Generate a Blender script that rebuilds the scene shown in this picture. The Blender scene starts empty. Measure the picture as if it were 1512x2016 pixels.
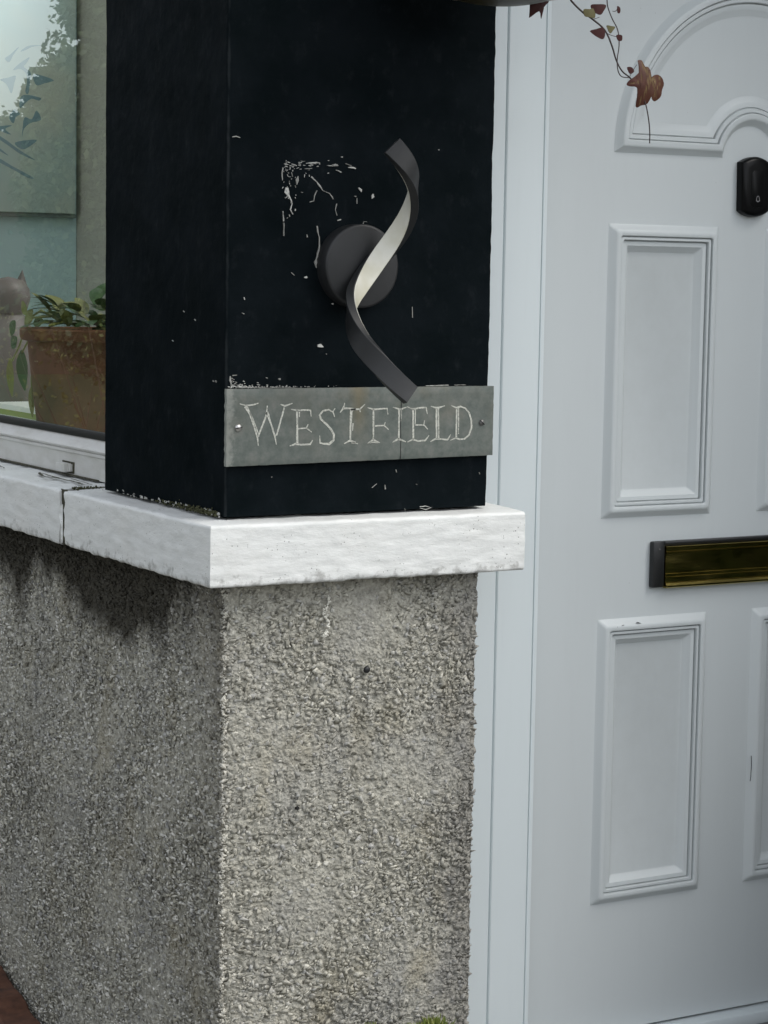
import bpy, bmesh, math, random
import numpy as np
from mathutils import Vector, Matrix, noise
R = math.radians
random.seed(7)
rng = np.random.default_rng(7)
sc = bpy.context.scene
col = sc.collection

# ---------------------------------------------------------------- camera, sky, sun, exposure
cam_d = bpy.data.cameras.new('camera')
cam = bpy.data.objects.new('camera', cam_d); col.objects.link(cam)
cam_d.sensor_fit = 'VERTICAL'; cam_d.sensor_height = 36.0; cam_d.lens = 4300.0/2016*36
cam_d.clip_start = 0.05; cam_d.clip_end = 400
_r = Vector((0.86647503, -0.49896269, 0.01603922)); _u = Vector((0.03847928, 0.09878528, 0.99436453)); _f = Vector((0.49773524, 0.86097485, -0.1047947))
M3 = Matrix((_r, _u, -_f)).transposed()
cam.matrix_world = Matrix.Translation((-1.43334207, -2.96046987, 1.20960812)) @ M3.to_4x4()
sc.camera = cam

SUN = Vector((0.47, -0.44, 0.80)).normalized()
sun_el = math.asin(SUN.z); sun_az = math.atan2(SUN.x, SUN.y)
w = bpy.data.worlds.new('World'); sc.world = w; w.use_nodes = True
nt = w.node_tree; nt.nodes.clear()
sky = nt.nodes.new('ShaderNodeTexSky'); sky.sky_type = 'NISHITA'; sky.sun_disc = False
sky.sun_elevation = sun_el; sky.sun_rotation = sun_az
sky.air_density = 1.0; sky.dust_density = 1.5; sky.ozone_density = 1.0
hs = nt.nodes.new('ShaderNodeHueSaturation'); hs.inputs['Saturation'].default_value = 0.24
bg = nt.nodes.new('ShaderNodeBackground'); bg.inputs[1].default_value = 0.15
wo = nt.nodes.new('ShaderNodeOutputWorld')
nt.links.new(sky.outputs[0], hs.inputs['Color']); nt.links.new(hs.outputs[0], bg.inputs[0]); nt.links.new(bg.outputs[0], wo.inputs[0])
sd = bpy.data.lights.new('sun', 'SUN'); sd.energy = 0.65; sd.angle = R(34); sd.color = (1.0, 0.94, 0.85)
so = bpy.data.objects.new('sun', sd); col.objects.link(so)
so.rotation_euler = (-SUN).to_track_quat('-Z', 'Y').to_euler()
sc.view_settings.view_transform = 'Standard'; sc.view_settings.look = 'None'
sc.view_settings.gamma = 1.0; sc.view_settings.use_curve_mapping = False
sc.view_settings.exposure = 0.97

# ---------------------------------------------------------------- measured outlines (0.1 mm)
LETTERS = [('W',[[(177,10240,4),(275,10211,14),(412,10223,14),(488,10246,4)],[(276,10204,43),(353,10073,20),(479,9728,17),(493,9604,4)],[(345,10114,14),(431,9935,10),(494,9783,11)],[(491,9742,17),(628,10069,17),(639,10206,9)],[(636,10110,37),(699,9944,17),(771,9750,20),(800,9611,4)],[(802,9749,17),(928,10174,17)],[(865,10223,9),(935,10195,20),(1067,10234,6)]]),('E',[[(1045,10145,6),(1138,10127,17),(1295,10130,17),(1381,10123,14),(1393,10029,6)],[(1148,10130,23),(1154,9866,20),(1155,9617,26)],[(1189,10101,14),(1190,10025,6)],[(1173,9845,11),(1314,9852,17),(1342,9911,4)],[(1314,9852,14),(1406,9789,6)],[(1029,9585,6),(1130,9614,20),(1208,9601,17),(1381,9604,17),(1424,9666,6)]]),('S',[[(1802,10015,6),(1772,10092,14),(1697,10128,17),(1594,10109,20),(1540,10047,20),(1564,9984,23),(1660,9905,23),(1741,9827,23),(1793,9742,23),(1788,9658,26),(1713,9601,26),(1617,9606,20),(1551,9619,17),(1544,9733,6)],[(1772,10099,11),(1808,10147,4)]]),('T',[[(1896,10083,6),(1951,10145,17),(1977,10229,4)],[(1951,10145,17),(2055,10144,20),(2171,10128,20)],[(2096,10122,31),(2084,9848,20),(2082,9652,23)],[(1976,9598,6),(2079,9645,23),(2180,9610,17)],[(2081,10124,18),(2245,10129,18),(2254,10083,6)],[(2245,10129,15),(2336,10203,5)],[(2128,9912,12),(2121,9798,9)],[(2107,9617,21),(2220,9592,5)]]),('F',[[(2383,10149,5),(2488,10120,18),(2654,10130,14),(2733,10132,14),(2749,10037,5)],[(2488,10125,21),(2493,9647,18)],[(2519,9862,12),(2685,9868,15),(2705,9919,5)],[(2685,9868,15),(2766,9801,6)],[(2393,9593,5),(2488,9642,28),(2611,9598,5)],[(2428,9600,8),(2497,9616,21),(2585,9599,8)]]),('I',[[(2838,10150,5),(2954,10118,18),(2989,10117,18),(3086,10147,5)],[(2950,10110,15),(2954,9644,21)],[(2989,10102,12),(2989,9926,8)],[(2840,9601,5),(2954,9652,25),(3084,9603,5)]]),('E',[[(3094,10154,5),(3202,10114,18),(3309,10133,15),(3443,10137,15),(3468,10033,5)],[(3207,10114,21),(3217,9631,21)],[(3247,10106,12),(3248,9883,8)],[(3252,9863,12),(3404,9861,15),(3420,9934,5)],[(3413,9857,12),(3482,9791,5)],[(3114,9599,5),(3212,9639,21),(3301,9610,15),(3436,9614,18),(3506,9694,5)]]),('L',[[(3532,10155,5),(3631,10128,21),(3677,10130,18),(3790,10159,5)],[(3635,10123,21),(3646,9637,21)],[(3673,10115,11),(3687,9636,14)],[(3535,9596,5),(3624,9637,21),(3733,9632,15),(3851,9621,18),(3909,9701,5)]]),('D',[[(3911,10161,5),(4008,10122,21),(4085,10143,15),(4168,10115,15),(4242,10044,18),(4291,9919,21),(4294,9794,21),(4251,9686,18),(4170,9625,18),(4078,9619,15),(4005,9644,15),(3906,9608,5)],[(4009,10118,18),(4014,9644,21)],[(4045,10117,11),(4055,9706,9)]])]
CHIPS_FRONT = [[(940,13844,12),(1002,13831,12)],[(1064,13842,14),(1134,13832,18)],[(1226,13877,12),(1293,13895,12)],[(1313,13863,9),(1439,13875,21),(1552,13875,9)],[(1679,13845,9),(1767,13844,16),(1869,13848,9)],[(1767,13862,12),(1856,13865,12)],[(2048,13829,12),(2138,13832,28),(2176,13816,14)],[(1832,13781,9),(1922,13751,16)],[(1152,13780,12),(1189,13795,12)],[(1290,13777,9),(1415,13791,12)],[(921,13784,12),(907,13701,16),(914,13592,7)],[(1066,13718,12),(1087,13653,12)],[(979,13725,12),(1003,13759,12)],[(1179,13668,9),(1172,13602,51),(1158,13535,9)],[(994,13486,37),(990,13420,64),(1046,13335,18),(1084,13248,14),(1053,13160,16),(1099,13091,12)],[(1404,13665,18),(1493,13591,14),(1557,13528,18),(1608,13463,9),(1723,13423,14),(1775,13370,37),(1788,13337,7)],[(1508,13460,9),(1466,13392,16),(1452,13304,14),(1384,13284,9)],[(1291,13694,12),(1286,13650,12)],[(1366,13692,12),(1371,13664,12)],[(2238,13530,23),(2269,13491,51),(2280,13464,9)],[(2488,13442,12),(2483,13404,41),(2468,13370,9)],[(2158,13400,12),(2189,13394,18)],[(2204,13373,7),(2206,13284,7)],[(1853,13273,7),(1828,13183,9),(1860,13095,7)],[(1869,13018,12),(1928,13035,12)],[(2320,12975,12),(2332,13015,16),(2391,13012,9)],[(1515,12926,18),(1529,12843,16),(1556,12755,9),(1563,12622,18),(1534,12511,23),(1498,12377,41),(1512,12289,7)],[(929,13134,7),(944,12981,9)],[(946,12960,12),(949,12762,16)],[(1307,12148,18),(1342,12149,46),(1357,12140,14)],[(1554,11109,32),(1600,11109,64),(1646,11082,18)],[(1704,10981,14),(1714,10979,14)],[(1789,11751,14),(1815,11745,23)],[(881,10604,12),(901,10599,28)],[(3655,14169,12),(3671,14165,14)],[(3223,11714,7),(3234,11543,9)],[(1918,13983,12),(1943,13984,14)],[(3531,10416,7),(3856,10447,7)],[(1341,12794,9),(1349,12750,12)],[(1085,12215,7),(1136,12172,7)],[(1996,13886,7),(2099,13857,12)],[(1232,13428,12),(1264,13421,12)],[(1133,13348,12),(1141,13327,12)],[(958,13806,9),(995,13800,12)],[(1138,13818,9),(1154,13826,13)],[(1378,13855,9),(1411,13847,13)],[(1182,13873,9),(1199,13874,8)],[(1478,13890,9),(1515,13883,10)],[(1177,13861,9),(1198,13854,7)],[(1197,13861,9),(1236,13871,10)],[(1203,13771,9),(1235,13777,11)],[(957,13824,9),(976,13829,8)],[(940,13835,9),(978,13831,14)],[(1021,13795,9),(1051,13788,9)],[(1088,13811,9),(1127,13817,7)],[(979,13827,9),(1018,13830,8)],[(944,13784,9),(960,13796,10)],[(1106,13771,9),(1120,13773,9)],[(1416,13839,9),(1434,13847,13)],[(942,13844,9),(981,13848,13)],[(1357,13834,9),(1393,13825,13)],[(1220,13891,9),(1255,13891,11)],[(1015,13652,9),(1054,13649,7)],[(965,13880,9),(978,13890,11)],[(1305,13718,9),(1318,13709,8)],[(1346,13870,9),(1383,13879,12)],[(1538,13863,9),(1552,13861,10)],[(1184,13840,9),(1217,13841,7)],[(1410,13830,9),(1431,13838,10)],[(956,13744,9),(993,13745,10)],[(1339,13762,9),(1375,13766,12)],[(1498,13821,9),(1524,13826,11)],[(1267,13831,9),(1299,13832,7)],[(1444,13863,9),(1483,13861,12)],[(1031,13818,9),(1067,13812,11)],[(969,13863,9),(999,13874,7)],[(1382,13833,9),(1404,13830,8)],[(1687,13728,9),(1709,13734,7)],[(1750,13850,9),(1767,13848,10)],[(1692,13923,9),(1708,13919,12)],[(1191,13841,9),(1220,13832,12)],[(999,13869,9),(1039,13860,10)],[(1394,13845,9),(1422,13841,11)],[(1759,13846,9),(1774,13834,14)],[(1181,13829,9),(1219,13821,12)],[(1004,13710,9),(1021,13703,12)],[(1811,13869,9),(1824,13874,8)],[(1035,13082,9),(1046,13054,11)],[(999,13505,9),(1001,13482,8)],[(963,13768,9),(974,13751,10)],[(1020,13339,9),(1015,13319,10)],[(1011,13039,9),(1001,13024,13)],[(1084,13753,9),(1086,13731,12)],[(1131,13524,9),(1144,13491,10)],[(1141,13387,9),(1144,13374,11)],[(1073,13269,9),(1076,13258,11)],[(963,13344,9),(968,13325,13)],[(1058,13282,9),(1070,13250,11)],[(1030,13592,9),(1031,13557,9)],[(1065,13627,9),(1068,13610,8)],[(972,13447,9),(985,13420,8)],[(1081,13816,9),(1092,13791,11)],[(927,13494,9),(913,13471,8)],[(1017,13408,9),(1011,13387,11)],[(992,13686,9),(1006,13657,13)],[(1053,13523,9),(1051,13508,7)],[(1142,13172,9),(1135,13143,10)],[(940,13579,9),(934,13556,7)],[(927,13729,9),(940,13716,12)],[(1044,13792,9),(1036,13758,12)],[(1138,13653,9),(1127,13633,10)],[(997,13368,9),(986,13334,9)],[(1029,13555,9),(1041,13543,13)],[(70,10650,15),(70,10587,21),(90,10512,15)],[(78,10500,21),(263,10487,24),(457,10479,18)],[(457,10479,12),(619,10466,18),(781,10458,15)],[(781,10476,9),(1175,10463,9)],[(108,10658,18),(181,10666,15)],[(288,10576,18),(308,10564,18)],[(385,10503,18),(408,10497,18)],[(521,10519,18),(569,10513,18)],[(683,10509,15),(703,10506,15)],[(884,10597,12),(917,10597,21)],[(3496,10473,9),(3922,10478,9)],[(4030,10480,9),(4246,10481,9)],[(781,9106,12),(794,9112,12)],[(2784,8924,12),(2792,8854,12)],[(2978,9160,9),(2990,9114,9)],[(2549,8887,6),(2635,8944,6)],[(3352,8915,12),(3373,8908,12)],[(4534,9069,9),(4542,9038,9)],[(3430,8552,9),(3536,8560,9),(3644,8532,9),(3538,8505,9),(3430,8533,6)],[(3148,8538,9),(3166,8507,9)],[(108,10557,9),(116,10552,8)],[(115,10507,9),(129,10510,15)],[(250,10523,9),(279,10528,8)],[(674,10623,9),(696,10615,7)],[(522,10551,9),(543,10545,7)],[(114,10512,9),(131,10511,11)],[(157,10560,9),(182,10555,6)],[(103,10516,9),(115,10514,8)],[(259,10521,9),(274,10518,15)],[(111,10523,9),(140,10528,6)],[(111,10576,9),(134,10568,11)],[(79,10521,9),(102,10522,7)],[(161,10530,9),(176,10531,7)],[(76,10568,9),(99,10569,7)],[(138,10538,9),(164,10538,15)],[(215,10513,9),(235,10511,11)],[(319,10505,9),(335,10499,7)],[(79,10514,9),(92,10515,9)],[(264,10512,9),(279,10509,11)],[(686,10612,9),(698,10615,11)],[(222,10523,9),(247,10528,10)],[(95,10592,9),(114,10584,7)],[(309,10540,9),(317,10535,14)],[(86,10620,9),(110,10618,11)],[(130,10508,9),(147,10501,8)],[(194,10518,9),(216,10510,14)],[(136,10527,9),(142,10527,14)],[(430,10506,9),(446,10513,10)],[(542,10515,9),(567,10507,13)],[(113,10607,9),(140,10598,6)],[(72,14197,16),(131,14214,20),(198,14195,12)],[(290,11834,8),(299,11796,12)],[(259,11598,10),(293,11583,8)]]
CHIPS_LEFT = [[(1509,11597,13),(1471,11582,13)],[(1097,11473,13),(1060,11458,13)],[(429,10558,16),(393,10552,16)],[(340,10562,20),(304,10549,20)],[(1921,11127,8),(1882,11112,8)]]
IVY_STEMS = [[(4941,16514,36),(5039,16400,36),(5251,16248,36),(5396,16159,36),(5621,15999,32),(5773,15763,32),(5885,15569,28),(6026,15408,28),(6176,15308,28),(6329,15114,28),(6434,14924,24),(6522,14670,24),(6578,14484,22),(6593,14327,24)],[(5641,16553,21),(5714,16375,21),(5796,16204,21),(5889,16018,21),(5897,15787,20),(5875,15569,20),(5929,15402,20),(6029,15322,20),(6175,15323,20)],[(5784,16303,12),(5860,16309,12),(5898,16350,12)],[(5640,15985,12),(5766,15948,12),(5893,15925,12)],[(6145,15337,13),(6221,15419,11),(6295,15525,11)],[(5538,16193,12),(5463,16164,12)],[(5622,15953,12),(5546,15948,12)],[(5707,15990,10),(5744,16038,10)],[(5405,16168,12),(5478,16280,12),(5532,16361,12)]]
IVY_LEAF = [(6304,15584,6),(6382,15589,6),(6407,15500,6),(6457,15497,6),(6501,15449,6),(6516,15348,6),(6576,15374,6),(6661,15388,6),(6749,15356,6),(6802,15296,6),(6811,15240,6),(6763,15157,6),(6745,15076,6),(6689,15016,6),(6612,14975,6),(6546,15002,6),(6523,15041,6),(6490,14959,6),(6449,14917,6),(6364,14898,6),(6315,14868,6),(6279,14874,6),(6262,14947,6),(6266,15049,6),(6270,15140,6),(6212,15177,6),(6141,15178,6),(6086,15203,6),(6123,15268,6),(6206,15329,6),(6289,15402,6),(6315,15472,6)]
IVY_VEINS = [[(6507,15302,1),(6341,15552,1)],[(6507,15302,1),(6139,15223,1)],[(6507,15302,1),(6293,14892,1)],[(6507,15302,1),(6646,15025,1)],[(6507,15302,1),(6783,15215,1)],[(6507,15302,1),(6721,15337,1)],[(6393,15284,1),(6306,15335,1)],[(6454,15174,1),(6314,15098,1)],[(6387,15045,1),(6274,15005,1)],[(6596,15216,1),(6729,15121,1)],[(6614,15114,1),(6545,15019,1)],[(6419,15365,1),(6472,15470,1)]]
IVY_SMALL = [[(4287,16386,17),(4498,16402,17),(4532,16326,17),(4483,16259,17),(4436,16139,17),(4389,16189,17),(4286,16140,17),(4279,16259,17)],[(5253,16269,17),(5316,16299,17),(5395,16292,17),(5429,16244,17),(5399,16190,17),(5328,16166,17),(5264,16200,17)],[(5394,16343,17),(5456,16386,17),(5593,16358,17),(5587,16275,17),(5524,16251,17),(5469,16221,17),(5412,16281,17)],[(5398,15960,17),(5452,16012,17),(5564,16010,17),(5634,15944,17),(5568,15888,17),(5480,15876,17)],[(5670,16059,17),(5730,16073,17),(5787,16051,17),(5765,15998,17),(5717,15976,17),(5668,16004,17)],[(5848,15927,17),(5936,15946,17),(5922,15874,17),(5858,15857,17)],[(6074,15450,17),(6138,15473,17),(6165,15413,17),(6110,15361,17)],[(5841,16361,17),(5890,16355,17),(5876,16290,17),(5836,16280,17)]]
PETALS=[[(728,1756),(752,1763),(773,1769),(768,1746),(760,1720),(745,1745)],[(766,1785),(786,1805),(814,1823),(804,1805),(798,1795),(817,1781),(816,1756),(811,1723),(802,1726),(807,1758),(802,1779),(786,1789)],[(787,1837),(804,1851),(824,1857),(852,1858),(824,1853),(804,1843)],[(825,1776),(852,1774),(887,1763),(859,1753),(838,1746),(829,1755)],[(786,1706),(802,1718),(847,1712),(842,1704),(821,1708),(804,1697),(786,1680)],[(800,1655),(821,1651),(835,1676),(848,1651),(817,1640),(798,1623),(792,1600),(794,1629)],[(721,1625),(762,1631),(742,1620),(759,1605),(731,1613)],[(772,1584),(835,1594),(810,1572),(790,1566)],[(721,1601),(742,1591),(783,1564),(831,1537),(790,1551),(755,1572),(721,1593)],[(721,1568),(752,1546),(721,1561)],[(721,1539),(762,1518),(824,1488),(810,1486),(765,1508),(721,1529)],[(754,1653),(769,1676),(786,1664),(773,1654),(766,1637)],[(742,1815),(756,1826),(783,1850),(766,1826),(754,1806)]]
# ---------------------------------------------------------------- helpers
def tag(o, label=None, cat=None, group=None, kind=None):
    if label: o['label'] = label
    if cat: o['category'] = cat
    if group: o['group'] = group
    if kind: o['kind'] = kind
    return o

def empty(name, loc=(0, 0, 0)):
    o = bpy.data.objects.new(name, None); col.objects.link(o); o.location = loc
    o.empty_display_size = 0.05
    return o

def mesh(name, V, F, mat=None, parent=None, smooth=None):
    me = bpy.data.meshes.new(name)
    me.from_pydata([tuple(v) for v in V], [], [tuple(f) for f in F])
    me.validate(); me.update()
    if mat: me.materials.append(mat)
    if smooth is not None:
        me.polygons.foreach_set('use_smooth', [True]*len(me.polygons))
        if smooth < 180: me.set_sharp_from_angle(angle=R(smooth))
    o = bpy.data.objects.new(name, me); col.objects.link(o)
    if parent:
        o.parent = parent
        o.matrix_parent_inverse = Matrix.Translation(-world_loc(parent))
    return o

def world_loc(o):
    v = Vector((0, 0, 0))
    while o is not None:
        v += o.location + (o.matrix_parent_inverse.translation if o.parent else Vector((0, 0, 0)))
        o = o.parent
    return v

def arr_mesh(name, V, T, mat, parent=None, smooth=False):
    """fast triangle mesh from numpy arrays"""
    me = bpy.data.meshes.new(name)
    V = np.asarray(V, dtype=np.float32); T = np.asarray(T, dtype=np.int32)
    me.vertices.add(len(V)); me.vertices.foreach_set('co', V.ravel())
    me.loops.add(T.size); me.loops.foreach_set('vertex_index', T.ravel())
    k = T.shape[1]
    me.polygons.add(len(T)); me.polygons.foreach_set('loop_start', np.arange(0, T.size, k, dtype=np.int32))
    me.polygons.foreach_set('loop_total', np.full(len(T), k, dtype=np.int32))
    if smooth: me.polygons.foreach_set('use_smooth', np.ones(len(T), dtype=bool))
    me.update(calc_edges=True); me.validate()
    me.materials.append(mat)
    o = bpy.data.objects.new(name, me); col.objects.link(o)
    if parent:
        o.parent = parent; o.matrix_parent_inverse = Matrix.Translation(-world_loc(parent))
    return o

class MB:
    def __init__(s): s.V = []; s.F = []
    def add(s, V, F):
        n = len(s.V); s.V += [tuple(v) for v in V]; s.F += [tuple(i+n for i in f) for f in F]
        return s
    def box(s, x0, x1, y0, y1, z0, z1, r=0.0, seg=2):
        bm = bmesh.new(); bmesh.ops.create_cube(bm, size=1)
        for v in bm.verts:
            v.co = Vector(((x0+x1)/2+v.co.x*(x1-x0), (y0+y1)/2+v.co.y*(y1-y0), (z0+z1)/2+v.co.z*(z1-z0)))
        if r > 0:
            bmesh.ops.bevel(bm, geom=list(bm.edges), offset=r, segments=seg, profile=0.5, affect='EDGES', clamp_overlap=True)
        bm.verts.index_update()
        s.add([v.co[:] for v in bm.verts], [[v.index for v in f.verts] for f in bm.faces]); bm.free()
        return s
    def rings(s, rings, cap0=False, cap1=False, closed=True):
        n = len(rings[0]); base = len(s.V)
        for r in rings: s.V += [tuple(p) for p in r]
        m = n if closed else n-1
        for k in range(len(rings)-1):
            for i in range(m):
                a = base+k*n+i; b = base+k*n+(i+1) % n
                s.F.append((a, b, b+n, a+n))
        if cap0: s.F.append(tuple(base+i for i in reversed(range(n))))
        if cap1: s.F.append(tuple(base+(len(rings)-1)*n+i for i in range(n)))
        return s
    def tube(s, pts, rad, seg=8, caps=True):
        pts = [Vector(p) for p in pts]; rs = rad if isinstance(rad, (list, tuple)) else [rad]*len(pts)
        rings = []; up = Vector((0.3, 0.9, 0.1)).normalized()
        for i, p in enumerate(pts):
            t = (pts[min(i+1, len(pts)-1)]-pts[max(i-1, 0)]).normalized()
            a = t.cross(up).normalized(); b = t.cross(a)
            rings.append([p+(a*math.cos(2*math.pi*k/seg)+b*math.sin(2*math.pi*k/seg))*rs[i] for k in range(seg)])
        return s.rings(rings, caps, caps)
    def lathe(s, prof, c, seg=48, cap0=False, cap1=False, axis='z'):
        rings = []
        for r, h in prof:
            if axis == 'z': rings.append([(c[0]+r*math.cos(2*math.pi*k/seg), c[1]+r*math.sin(2*math.pi*k/seg), c[2]+h) for k in range(seg)])
            else: rings.append([(c[0]+r*math.cos(2*math.pi*k/seg), c[1]-h, c[2]+r*math.sin(2*math.pi*k/seg)) for k in range(seg)])
        return s.rings(rings, cap0, cap1)
    def build(s, name, mat=None, parent=None, smooth=None):
        return mesh(name, s.V, s.F, mat, parent, smooth)

def fbm(p, f, o=3):
    return noise.fractal(Vector(p)*f, 1.0, 2.0, o)

# ---------------------------------------------------------------- materials
class Mat:
    def __init__(s, name, base=(0.5, 0.5, 0.5), rough=0.5, metal=0.0, spec=0.5):
        s.m = bpy.data.materials.new(name); s.m.use_nodes = True; s.t = s.m.node_tree; s.N = s.t.nodes
        s.b = s.N['Principled BSDF']
        s.b.inputs['Base Color'].default_value = (*base, 1); s.b.inputs['Roughness'].default_value = rough
        s.b.inputs['Metallic'].default_value = metal; s.b.inputs['Specular IOR Level'].default_value = spec
        s.tc = s.N.new('ShaderNodeTexCoord'); s.co = s.tc.outputs['Object']; s._h = None
    def link(s, a, b): s.t.links.new(a, b)
    def scale(s, v):
        m = s.N.new('ShaderNodeMapping'); m.inputs['Scale'].default_value = v; s.link(s.co, m.inputs[0]); return m.outputs[0]
    def noise(s, sc_, det=4, rough=0.55, vec=None, dist=0.0):
        n = s.N.new('ShaderNodeTexNoise'); n.inputs['Scale'].default_value = sc_; n.inputs['Detail'].default_value = det
        n.inputs['Roughness'].default_value = rough; n.inputs['Distortion'].default_value = dist
        s.link(vec or s.co, n.inputs['Vector']); return n.outputs['Fac']
    def voro(s, sc_, feat='F1', vec=None, out='Distance'):
        n = s.N.new('ShaderNodeTexVoronoi'); n.feature = feat; n.inputs['Scale'].default_value = sc_
        s.link(vec or s.co, n.inputs['Vector']); return n.outputs[out]
    def ramp(s, src, stops):
        r = s.N.new('ShaderNodeValToRGB'); e = r.color_ramp.elements
        while len(e) < len(stops): e.new(0.5)
        for k, (p, c) in enumerate(stops):
            e[k].position = p; e[k].color = (*c, 1) if not isinstance(c, (int, float)) else (c, c, c, 1)
        s.link(src, r.inputs[0]); return r.outputs[0]
    def mix(s, fac, a, b, mode='MIX'):
        m = s.N.new('ShaderNodeMix'); m.data_type = 'RGBA'; m.blend_type = mode
        for k, v in ((0, fac), (6, a), (7, b)):
            if isinstance(v, (int, float)): m.inputs[k].default_value = v if k == 0 else (v, v, v, 1)
            elif isinstance(v, tuple): m.inputs[k].default_value = (*v, 1)
            else: s.link(v, m.inputs[k])
        return m.outputs[2]
    def math(s, op, a, b=0.0):
        m = s.N.new('ShaderNodeMath'); m.operation = op
        for k, v in enumerate((a, b)):
            if isinstance(v, (int, float)): m.inputs[k].default_value = v
            else: s.link(v, m.inputs[k])
        return m.outputs[0]
    def sep(s):
        m = s.N.new('ShaderNodeSeparateXYZ'); s.link(s.co, m.inputs[0]); return m.outputs
    def island(s):
        g = s.N.new('ShaderNodeNewGeometry'); return g.outputs['Random Per Island']
    def color(s, src): s.link(src, s.b.inputs['Base Color']); return s
    def rough(s, src): s.link(src, s.b.inputs['Roughness']); return s
    def bump(s, src, strength=0.5, dist=0.001):
        b = s.N.new('ShaderNodeBump'); b.inputs['Strength'].default_value = strength; b.inputs['Distance'].default_value = dist
        s.link(src, b.inputs['Height'])
        if s._h: s.link(s._h, b.inputs['Normal'])
        s._h = b.outputs[0]; s.link(s._h, s.b.inputs['Normal']); return s

# black masonry paint
m = Mat('black_paint', (0.010, 0.012, 0.0145), 0.55, spec=0.004)
a = m.noise(9, 5); b_ = m.noise(260, 3)
m.color(m.mix(m.ramp(a, [(0.35, 0.0), (0.75, 1.0)]), (0.0042, 0.0066, 0.0076), (0.0085, 0.0115, 0.0138)))
o3 = m.sep(); ed = m.math('SQRT', m.math('ADD', m.math('POWER', m.math('ABSOLUTE', o3[0]), 2.0), m.math('POWER', m.math('ABSOLUTE', o3[1]), 2.0)))
wear = m.math('ADD', m.math('MULTIPLY', m.math('SUBTRACT', 0.0042, ed), 330.0), m.math('MULTIPLY', m.math('SUBTRACT', m.noise(55, 4, 0.65, vec=m.scale((1, 1, .35))), 0.5), 2.4))
base_ = m.b.inputs['Base Color'].links[0].from_socket
cc = m.mix(m.ramp(wear, [(0.1, 0.0), (1.0, 0.8)]), base_, (0.030, 0.034, 0.036))
brush_sheen = m.ramp(m.noise(38, 5, 0.7, vec=m.scale((1, 1, .7))), [(0.55, 0.0), (0.78, 0.32)])  # brush sheen painted as paler blotches on the matte black
m.color(m.mix(brush_sheen, cc, (0.030, 0.034, 0.038)))
m.rough(m.ramp(m.noise(30, 4), [(0.3, 0.42), (0.75, 0.6)]))
m.bump(m.noise(14, 5, 0.6), 0.22, 0.003).bump(m.noise(70, 4, 0.6), 0.6, 0.0012).bump(b_, 0.25, 0.0003)
BLACK = m.m
# white sill paint
m = Mat('white_masonry_paint', (0.74, 0.75, 0.73), 0.55, spec=0.35)
st = m.scale((1, 1, 5)); n1 = m.noise(22, 5, 0.6, vec=m.scale((1, 1, 3)))
c = m.mix(m.ramp(n1, [(0.42, 0.0), (0.68, 1.0)]), (0.75, 0.765, 0.745), (0.665, 0.68, 0.66))
c = m.mix(m.ramp(m.noise(6, 4), [(0.5, 0.0), (0.72, 0.4)]), c, (0.70, 0.69, 0.645))
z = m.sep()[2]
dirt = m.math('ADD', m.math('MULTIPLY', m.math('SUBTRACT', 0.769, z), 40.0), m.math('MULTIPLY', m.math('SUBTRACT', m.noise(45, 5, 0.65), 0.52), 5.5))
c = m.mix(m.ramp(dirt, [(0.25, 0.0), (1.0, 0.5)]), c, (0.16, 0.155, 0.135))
pit = m.ramp(m.math('ADD', m.voro(150), m.math('MULTIPLY', m.noise(18, 3), 0.62)), [(0.36, 1.0), (0.40, 0.0)])
c = m.mix(m.math('MULTIPLY', pit, 0.75), c, (0.12, 0.12, 0.10))
m.color(c).bump(m.noise(36, 5, 0.65, vec=m.scale((1, 1, 2.6))), 0.7, 0.0022).bump(m.noise(10, 3), 0.6, 0.004).bump(pit, -0.5, 0.0008)
SILLM = m.m
# weathered top of sill shares SILLM; dark joint dirt, also the drain cap's painted shadow
m = Mat('dirt_shade', (0.03, 0.028, 0.02), 0.95); m.color(m.ramp(m.noise(140, 4), [(0.3, (0.012, 0.011, 0.008)), (0.7, (0.09, 0.085, 0.05))])).bump(m.noise(200, 3), 0.8, 0.002)
DIRT_SHADE = m.m
m = Mat('moss', (0.06, 0.07, 0.02), 0.95); m.color(m.ramp(m.noise(160, 4), [(0.3, (0.02, 0.025, 0.008)), (0.7, (0.11, 0.11, 0.05))])).bump(m.noise(300, 3), 0.8, 0.002)
MOSS = m.m
m = Mat('exposed_paint_chip', (0.72, 0.71, 0.66), 0.7); m.color(m.mix(m.island(), (0.58, 0.58, 0.54), (0.22, 0.22, 0.20)))
CHIP = m.m
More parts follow.
